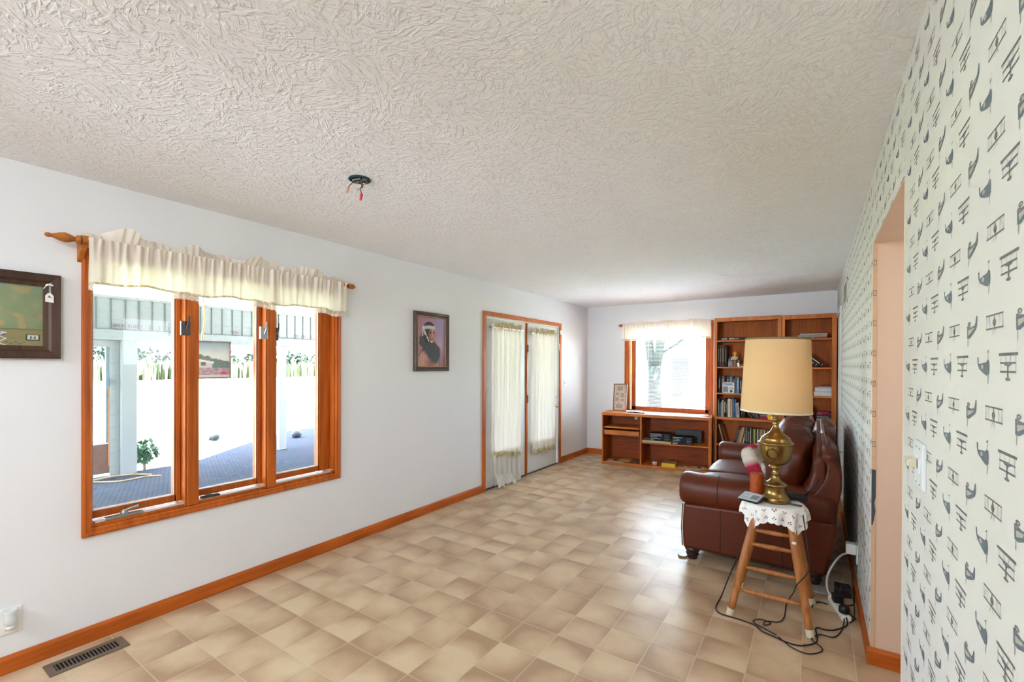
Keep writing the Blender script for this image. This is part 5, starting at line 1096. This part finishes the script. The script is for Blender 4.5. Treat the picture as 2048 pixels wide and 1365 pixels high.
# ------------------------------------------------------------------ stool, doily, lamp and what stands on the stool
SX,SYY=2.985,3.165
SW=wood('stool_wood','#b97a42','#8f5426','z',rough=.45,coat=.15); 
st=thing('bar_stool','round wooden stool with splayed legs and four rungs under the lamp','stool',(SX,SYY,0))
b=B(); b.lathe([(0,0),(.130,0),(.144,.006),(.150,.018),(.145,.030),(.132,.034),(.0,.031)],(SX,SYY,.622),40); b.build('seat',SW,st,smooth=True)
legs=[((2.780,2.955),(2.905,3.075)),((3.170,2.955),(3.068,3.075)),((3.175,3.375),(3.070,3.260)),((2.785,3.375),(2.905,3.260))]
for (fx_,fy_),(tx_,ty_) in legs:
    b=B(); f0=Vector((fx_,fy_,.03)); t0=Vector((tx_,ty_,.625)); P=[f0.lerp(t0,k/10) for k in range(11)]
    b.tube([tuple(p) for p in P],[.017,.019,.0205,.022,.0235,.0245,.0245,.0235,.0225,.0215,.020],14); lg=b.build('leg',SW,st,smooth=True)
    b=B(); d=(t0-f0).normalized(); b.cyl(tuple(f0-d*.028),tuple(f0+d*.012),.020,.0205,16); b.build('rubber_tip',mat('tip_cream','#cfc6ae',rough=.6),lg,smooth=False)
def legp(i,z):
    (a,c),(e,g)=legs[i]; t=(z-.03)/.595; return Vector((a+(e-a)*t,c+(g-c)*t,z))
def rung(i,j,z):
    p,q=legp(i,z),legp(j,z); P=[tuple(p.lerp(q,k/8)) for k in range(9)]
    B().tube(P,[.008,.010,.012,.0135,.014,.0135,.012,.010,.008],12).build('rung',SW,st,smooth=True)
for z in (.50,.42,.285,.155): rung(0,1,z)
b=B(); p=legp(1,.475); b.box(p[0]-.010,p[0]+.010,p[1]-.0265,p[1]-.0255,.468,.482); b.build('price_sticker',PLAST,st)
# doily
def doily_mat():
    M=mat('doily_cotton','#eceae6',rough=.95,bump=.2,bscale=200); nt=M.node_tree; N=nt.nodes.new; L=nt.links.new
    out=nt.nodes['Material Output']; src=out.inputs[0].links[0].from_socket
    uv=N('ShaderNodeUVMap'); sp=N('ShaderNodeSeparateXYZ'); L(uv.outputs[0],sp.inputs[0])
    def mth(op,a,b=None):
        n=N('ShaderNodeMath'); n.operation=op
        for i,x in enumerate((a,b)):
            if x is None: continue
            if isinstance(x,(int,float)): n.inputs[i].default_value=x
            else: L(x,n.inputs[i])
        return n.outputs[0]
    # eyelet flowers: four dots around each centre, in a band near the edge; lone dots elsewhere
    def dots(scale,rad,ox,oy):
        fu=mth('SUBTRACT',mth('FRACT',mth('ADD',mth('MULTIPLY',sp.outputs[0],scale),ox)),.5); fv=mth('SUBTRACT',mth('FRACT',mth('ADD',mth('MULTIPLY',sp.outputs[1],scale),oy)),.5)
        au,av=mth('SUBTRACT',mth('ABSOLUTE',fu),.0),mth('ABSOLUTE',fv)
        def dd(cx,cy): return mth('LESS_THAN',mth('SQRT',mth('ADD',mth('POWER',mth('SUBTRACT',au,cx),2),mth('POWER',mth('SUBTRACT',av,cy),2))),rad)
        return mth('MAXIMUM',dd(.16,0),dd(0,.16))
    m1=dots(9,.075,0,0)
    eu=mth('ABSOLUTE',mth('SUBTRACT',sp.outputs[0],.5)); ev=mth('ABSOLUTE',mth('SUBTRACT',sp.outputs[1],.5)); ed=mth('MAXIMUM',eu,ev)
    band=mth('MULTIPLY',mth('GREATER_THAN',ed,.33),mth('LESS_THAN',ed,.46))
    hole=mth('MULTIPLY',m1,band)
    t=N('ShaderNodeBsdfTransparent'); x=N('ShaderNodeMixShader'); L(hole,x.inputs[0]); L(src,x.inputs[1]); L(t.outputs[0],x.inputs[2]); L(x.outputs[0],out.inputs[0]); return M
TOPZ=.657
def doily(u,v):
    x,y=(u-.5)*2,(v-.5)*2; k=.228
    m_=max(abs(x),abs(y)); a=math.atan2(y,x)
    scal=1+.035*abs(math.sin(a*16))*(m_>.93)
    x*=k*scal; y*=k*scal
    r=math.hypot(x,y); rr_=.149; ang=math.atan2(y,x)+R(4)
    if r<=rr_: q=r; z=TOPZ+.0015*nz(x*20,y*20)
    else:
        o_=r-rr_; f=.5+.5*math.cos(4*(ang-R(4))+math.pi)   # corners hang
        q=rr_+.010+min(o_,.02)*.4+o_*.12*(1-f)+.012*math.sin(ang*12)*min(1,o_/.05); z=TOPZ-.004-o_*.93
    return (SX+q*math.cos(ang),SYY+q*math.sin(ang),z)
dl=B(); dl.grid(doily,120,120,uv=True); tag(dl.build('doily',doily_mat(),smooth=True),'white eyelet doily with scalloped edge draped over the stool seat','doily')
# table lamp
LX,LY=2.992,3.165; LZ=.6605
la=thing('table_lamp','antique brass urn table lamp with tall cream drum shade on the stool','lamp',(LX,LY,LZ))
BR=mat('antique_brass','#957a48',rough=.28,metal=1,var=.25,vscale=9)
prof=[(.0,0),(.088,0),(.0895,.006),(.0895,.022),(.086,.030),(.076,.036),(.074,.040),(.070,.046),(.066,.052),(.0645,.070),(.0655,.090),(.070,.094),(.0735,.098),(.0735,.104),(.068,.108),(.062,.112),(.055,.114),(.045,.120),(.033,.130),(.0255,.142),(.023,.152),(.0225,.160),(.026,.163),(.026,.168),(.0225,.171),(.021,.185),(.021,.196),(.026,.199),(.040,.202),(.0425,.207),(.040,.212),(.034,.214),(.036,.219),(.052,.224),(.070,.236),(.083,.252),(.092,.272),(.0975,.295),(.1005,.320),(.1010,.338),(.1015,.344),(.1075,.347),(.1085,.352),(.106,.356),(.098,.359),(.095,.366),(.088,.377),(.0885,.380),(.082,.386),(.073,.392),(.072,.396),(.060,.402),(.042,.414),(.028,.430),(.0205,.446),(.0175,.456),(.0165,.462),(.0205,.466),(.0165,.471),(.0155,.478),(.0235,.484),(.0285,.490),(.027,.497),(.021,.502),(.0215,.512),(.0285,.518),(.0285,.524),(.019,.530),(.0178,.536),(.0178,.60),(.0,.60)]
prof=[(r_*.88,z_) for r_,z_ in prof]
b=B(); b.lathe(prof[:42],(LX,LY,LZ),56); b.build('urn_base',BR,la,smooth=True)
b=B(); b.lathe(prof[40:],(LX,LY,LZ),56); b.build('urn_lid_and_stem',BR,la,smooth=True)
b=B(); b.cyl((LX,LY,LZ+.60),(LX,LY,LZ+.96),.006,.006,10); b.sup((LX,LY,LZ+.70),(.03,.03,.05),e=1,n=16); b.build('harp_stem',BR,la)
# ring ornament facing the camera
ad=math.atan2(0-LY,3.18-LX)+R(-12); 
def onurn(s_,z,r_=.1): 
    r_=r_*.88; a=ad+s_/r_; return (LX+r_*math.cos(a),LY+r_*math.sin(a),LZ+z)
b=B(); rg=[onurn(.031*math.sin(t),.292+.033*math.cos(t),.1035 if math.cos(t)>-.2 else .0985) for t in [2*math.pi*j/28 for j in range(29)]]
b.tube(rg,.0032,8); b.sup(onurn(0,.326,.104),(.008,.008,.008),e=1,n=10); b.build('ring_ornament',mat('brass_dark','#5c4a26',rough=.35,metal=1),la,smooth=True)  # ring in a darker brass than the urn
light('added_bulb_light','POINT',(LX,LY,LZ+.74),(0,0,0),.30,(1,.78,.52),shadow_soft_size=.035)  # faint bulb added to warm the colour of the shade
# shade
SHADE=mat('linen_shade','#eed5a6',rough=.9,trans=.45,bump=.15,bscale=240,var=.04)
zb,zt=LZ+.538,LZ+.980
tilt=Matrix.Translation((LX,LY,zb))@Matrix.Rotation(R(1.0),4,'Y')@Matrix.Translation((-LX,-LY,-zb))
b=B(); b.M=tilt; b.lathe([(.1895,zb-LZ),(.1715,zt-LZ)],(LX-.003,LY,LZ),72,caps=False); b.lathe([(.1880,zb-LZ),(.1700,zt-LZ)],(LX-.003,LY,LZ),72,caps=False); b.build('lamp_shade',SHADE,la,smooth=True)
b=B(); b.M=tilt; b.lathe([(.1722,zt-LZ-.010),(.1735,zt-LZ-.008),(.1728,zt-LZ+.002),(.1695,zt-LZ+.002),(.1695,zt-LZ-.01)],(LX-.003,LY,LZ),72,caps=False); b.build('top_trim',mat('trim_olive','#7a6a4a',rough=.8,var=.3,vscale=60),la,smooth=True)
b=B(); b.M=tilt; b.lathe([(.1892,zb-LZ+.011),(.1905,zb-LZ+.010),(.1912,zb-LZ),(.1885,zb-LZ-.001)],(LX-.003,LY,LZ),72,caps=False); b.build('bottom_trim',mat('trim_cream','#d9cdb0',rough=.8),la,smooth=True)
b=B(); b.M=tilt
for k in range(3):
    a=k*2.094; b.cyl((LX,LY,zt-.03),(LX+.169*math.cos(a),LY+.169*math.sin(a),zt-.012),.002,.002,6)
b.build('shade_spider',BRASSP,la)
# candle
b=B(); cx_,cy_=2.888,3.215
rs=[]
for i in range(15):
    z=.6595+.145*i/14; rs.append([(cx_+(.038+.0014*nz(3*math.cos(t),3*math.sin(t),z*40))*math.cos(t),cy_+(.038+.0014*nz(3*math.cos(t),3*math.sin(t),z*40))*math.sin(t),z-(.004 if i==14 and False else 0)) for t in [2*math.pi*j/30 for j in range(30)]])
b.ring(rs); 
cn=thing('candle','rough burnt orange pillar candle behind the lamp base','candle',(cx_,cy_,.6595)); b.build('wax',mat('orange_wax','#a04404',rough=.5,var=.35,vscale=60,bump=.8,bscale=90),cn,smooth=False)
B().cyl((cx_,cy_,.804),(cx_+.002,cy_,.814),.0015,.0015,6).build('wick',BLACKP,cn)
# weather clock
ck=thing('digital_clock','black and silver digital clock tilted beside the lamp base','clock',(2.865,3.075,.6595))
cM=Matrix.Translation((2.872,3.070,.6605))@Matrix.Rotation(R(-22),4,'Z')
b=B(); b.M=cM; b.add([(-.052,-.032,0),(.05,-.032,0),(.05,.038,0),(-.052,.038,0),(-.056,-.040,.014),(.056,-.040,.014),(.056,.045,.040),(-.056,.045,.040)],[(0,3,2,1),(4,5,6,7),(0,1,5,4),(1,2,6,5),(2,3,7,6),(3,0,4,7)]); b.build('body',BLACKP,ck,bevel=.004)
cM2=cM@Matrix.Translation((0,0,.0275))@Matrix.Rotation(math.atan2(.026,.085),4,'X')
b=B(); b.M=cM2; b.box(-.058,.058,-.045,.045,0,.004); b.build('bezel',mat('bezel_silver','#a9adae',rough=.3,metal=.3),ck,bevel=.003)
b=B(); b.M=cM2; b.box(-.050,.050,-.037,.037,.004,.0048,0); b.box(.004,.046,-.03,.018,.0048,.0052,1)
for i,(x,y) in enumerate(((-.045,-.03),(-.034,-.03),(-.023,-.03),(-.012,-.03))):
    b.box(x,x+.008,y,y+.002,.0048,.0052,2); b.box(x,x+.008,y+.016,y+.018,.0048,.0052,2); b.box(x+.006,x+.008,y,y+.018,.0048,.0052,2)
b.box(-.044,-.01,.01,.013,.0048,.0052,2); b.box(-.044,-.02,.020,.022,.0048,.0052,2)
b.build('screen',[mat('lcd_pale','#b9c4cc',rough=.2),mat('lcd_dark','#7c868c',rough=.2),mat('lcd_ink','#5f6a72',rough=.3)],ck)
# black gadget and strip at the right of the lamp
gd=thing('shaver','black plastic handheld device with raised cord arm lying right of the lamp','device',(3.10,3.235,.6595))
gM=Matrix.Translation((3.095,3.245,.6625))@Matrix.Rotation(R(8),4,'Z')
b=B(); b.M=gM; b.sup((0,0,.021),(.062,.030,.020),e=.6,n=24); b.box(.02,.058,-.026,.026,.0,.034); b.build('body',BLACKP,gd,bevel=.003)
b=B(); b.tube([(3.145,3.25,.70),(3.17,3.26,.735),(3.205,3.275,.785),(3.215,3.28,.80)],[.007,.006,.005,.004],8); b.build('arm',BLACKP,gd,smooth=True)
b=B(); b.tube([(3.215,3.28,.80),(3.235,3.30,.79),(3.23,3.33,.66),(3.20,3.36,.4),(3.19,3.40,.05),(3.22,3.43,.006)],.0012,6,sm=6); b.build('cord',mat('thin_cord','#3a2c28',rough=.5),gd)
tag((lambda b:(b.box(-.045,.045,-.010,.010,.0,.006),b)[1])((lambda b:(setattr(b,'M',Matrix.Translation((3.085,3.135,.6605))@Matrix.Rotation(R(-18),4,'Z')),b)[1])(B())).build('pen_case',mat('case_dark','#4a4644',rough=.3),bevel=.002),'slim dark case lying on the doily right of the lamp base','case')
# ------------------------------------------------------------------ power strip, plugs and cables
sM=Matrix.Translation((3.285,3.50,.001))@Matrix.Rotation(math.atan2(-.25,.062),4,'Z')
ps=thing('power_strip','white power strip lying on the tile floor by the baseboard','power strip',(3.315,3.38,0))
b=B(); b.M=sM; b.box(0,.26,-.024,.024,0,.032); b.build('body',PLAST,ps,bevel=.005)
b=B(); b.M=sM; b.box(.012,.030,-.008,.008,.032,.036); b.build('rocker_switch',mat('switch_red','#c8201c',rough=.3,emit=1.5),ps)
b=B(); b.M=sM
for k in (1,3,4):
    b=B(); b.M=sM; b.box(.056+k*.042,.064+k*.042,-.009,.009,.0318,.0324); b.build('socket',BLACKP,ps)
b=B(); b.tube([(RW-.035,3.70,.255),(RW-.08,3.68,.24),(3.30,3.62,.20),(3.262,3.57,.12),(3.262,3.53,.05),(3.285,3.502,.02)],.0065,8,sm=8)
b.build('cord',mat('cord_white','#c9c6c0',rough=.5),ps,smooth=True)
pa=thing('power_adapter','square black adapter plugged into the middle of the power strip','adapter',(3.305,3.43,.034))
b=B(); b.M=sM; b.box(.060,.112,-.022,.030,.0335,.080); b.build('adapter_body',BLACKP,pa,bevel=.005)
pa2=thing('power_adapter','round black plug at the near end of the power strip','adapter',(3.34,3.27,.034))
b=B(); b.M=sM; b.lathe([(.026,0),(.028,.01),(.024,.035),(.014,.045),(0,.046)],(.215,0,.0335),18); b.build('adapter_body',BLACKP,pa2,smooth=True)
tag(B().box(3.30,3.385,3.58,3.68,.0,.055).build('adapter_box',mat('box_black','#1d1b1c',rough=.5),bevel=.004),'small black box on the floor under the outlet behind the power strip','box')
CB=mat('cable_black','#1a1716',rough=.5); z_=.005
def cable(label,pts,r=.0035,sm=8): tag(B().tube(pts,r,8,sm=sm).build('cable',CB,smooth=True),label,'cable')
cable('black lamp cord looping around the left stool foot to the round black plug',[(2.905,3.35,.62),(2.86,3.42,.52),(2.80,3.42,.30),(2.735,3.30,.12),(2.70,3.15,.012),(2.693,2.991,z_),(2.73,2.93,z_),(2.82,2.925,z_),(2.912,2.909,z_),(2.95,2.865,z_),(3.02,2.84,z_),(3.073,2.823,z_),(3.13,2.83,z_),(3.195,2.90,z_),(3.205,2.97,z_),(3.20,3.07,z_),(3.25,3.08,z_),(3.292,3.113,z_),(3.345,3.20,z_),(3.345,3.255,.03)],.0038)
cable('thin black cord wrapped round the right stool leg and down to the floor coil',[(3.13,3.10,.64),(3.155,3.00,.50),(3.165,2.975,.36),(3.11,2.925,.28),(3.09,3.10,.16),(3.05,3.25,.02),(3.045,3.10,z_),(3.02,3.02,z_),(2.96,2.99,z_),(2.955,2.93,z_+.004),(2.985,2.97,z_+.006),(2.93,2.985,z_+.004),(2.90,2.93,z_+.006),(2.96,2.90,z_),(3.02,2.86,z_+.004)],.003)
cable('black cord loop on the tiles in front of the right stool foot',[(3.03,2.845,z_+.006),(3.09,2.79,z_),(3.16,2.77,z_),(3.215,2.82,z_),(3.225,2.87,z_),(3.18,2.92,z_+.006),(3.22,3.0,z_+.004),(3.28,3.02,z_),(3.32,3.13,z_),(3.335,3.22,.03)],.003)
cable('black cord curling from the square adapter up to the outlet on the wallpaper',[(3.32,3.44,.08),(3.34,3.46,.13),(3.38,3.40,.10),(3.385,3.30,.02),(3.36,3.24,z_)],.003)
cable('black cord along the baseboard hanging down from the wall outlet',[(RW-.012,3.69,.20),(RW-.03,3.66,.12),(RW-.022,3.58,.02),(RW-.03,3.50,.008),(RW-.07,3.44,.008),(RW-.06,3.36,.008),(RW-.03,3.30,.008)],.003)
cable('short black cord from the power strip to behind the stool',[(3.262,3.40,.012),(3.22,3.42,z_),(3.19,3.38,z_),(3.18,3.32,z_)],.0035)
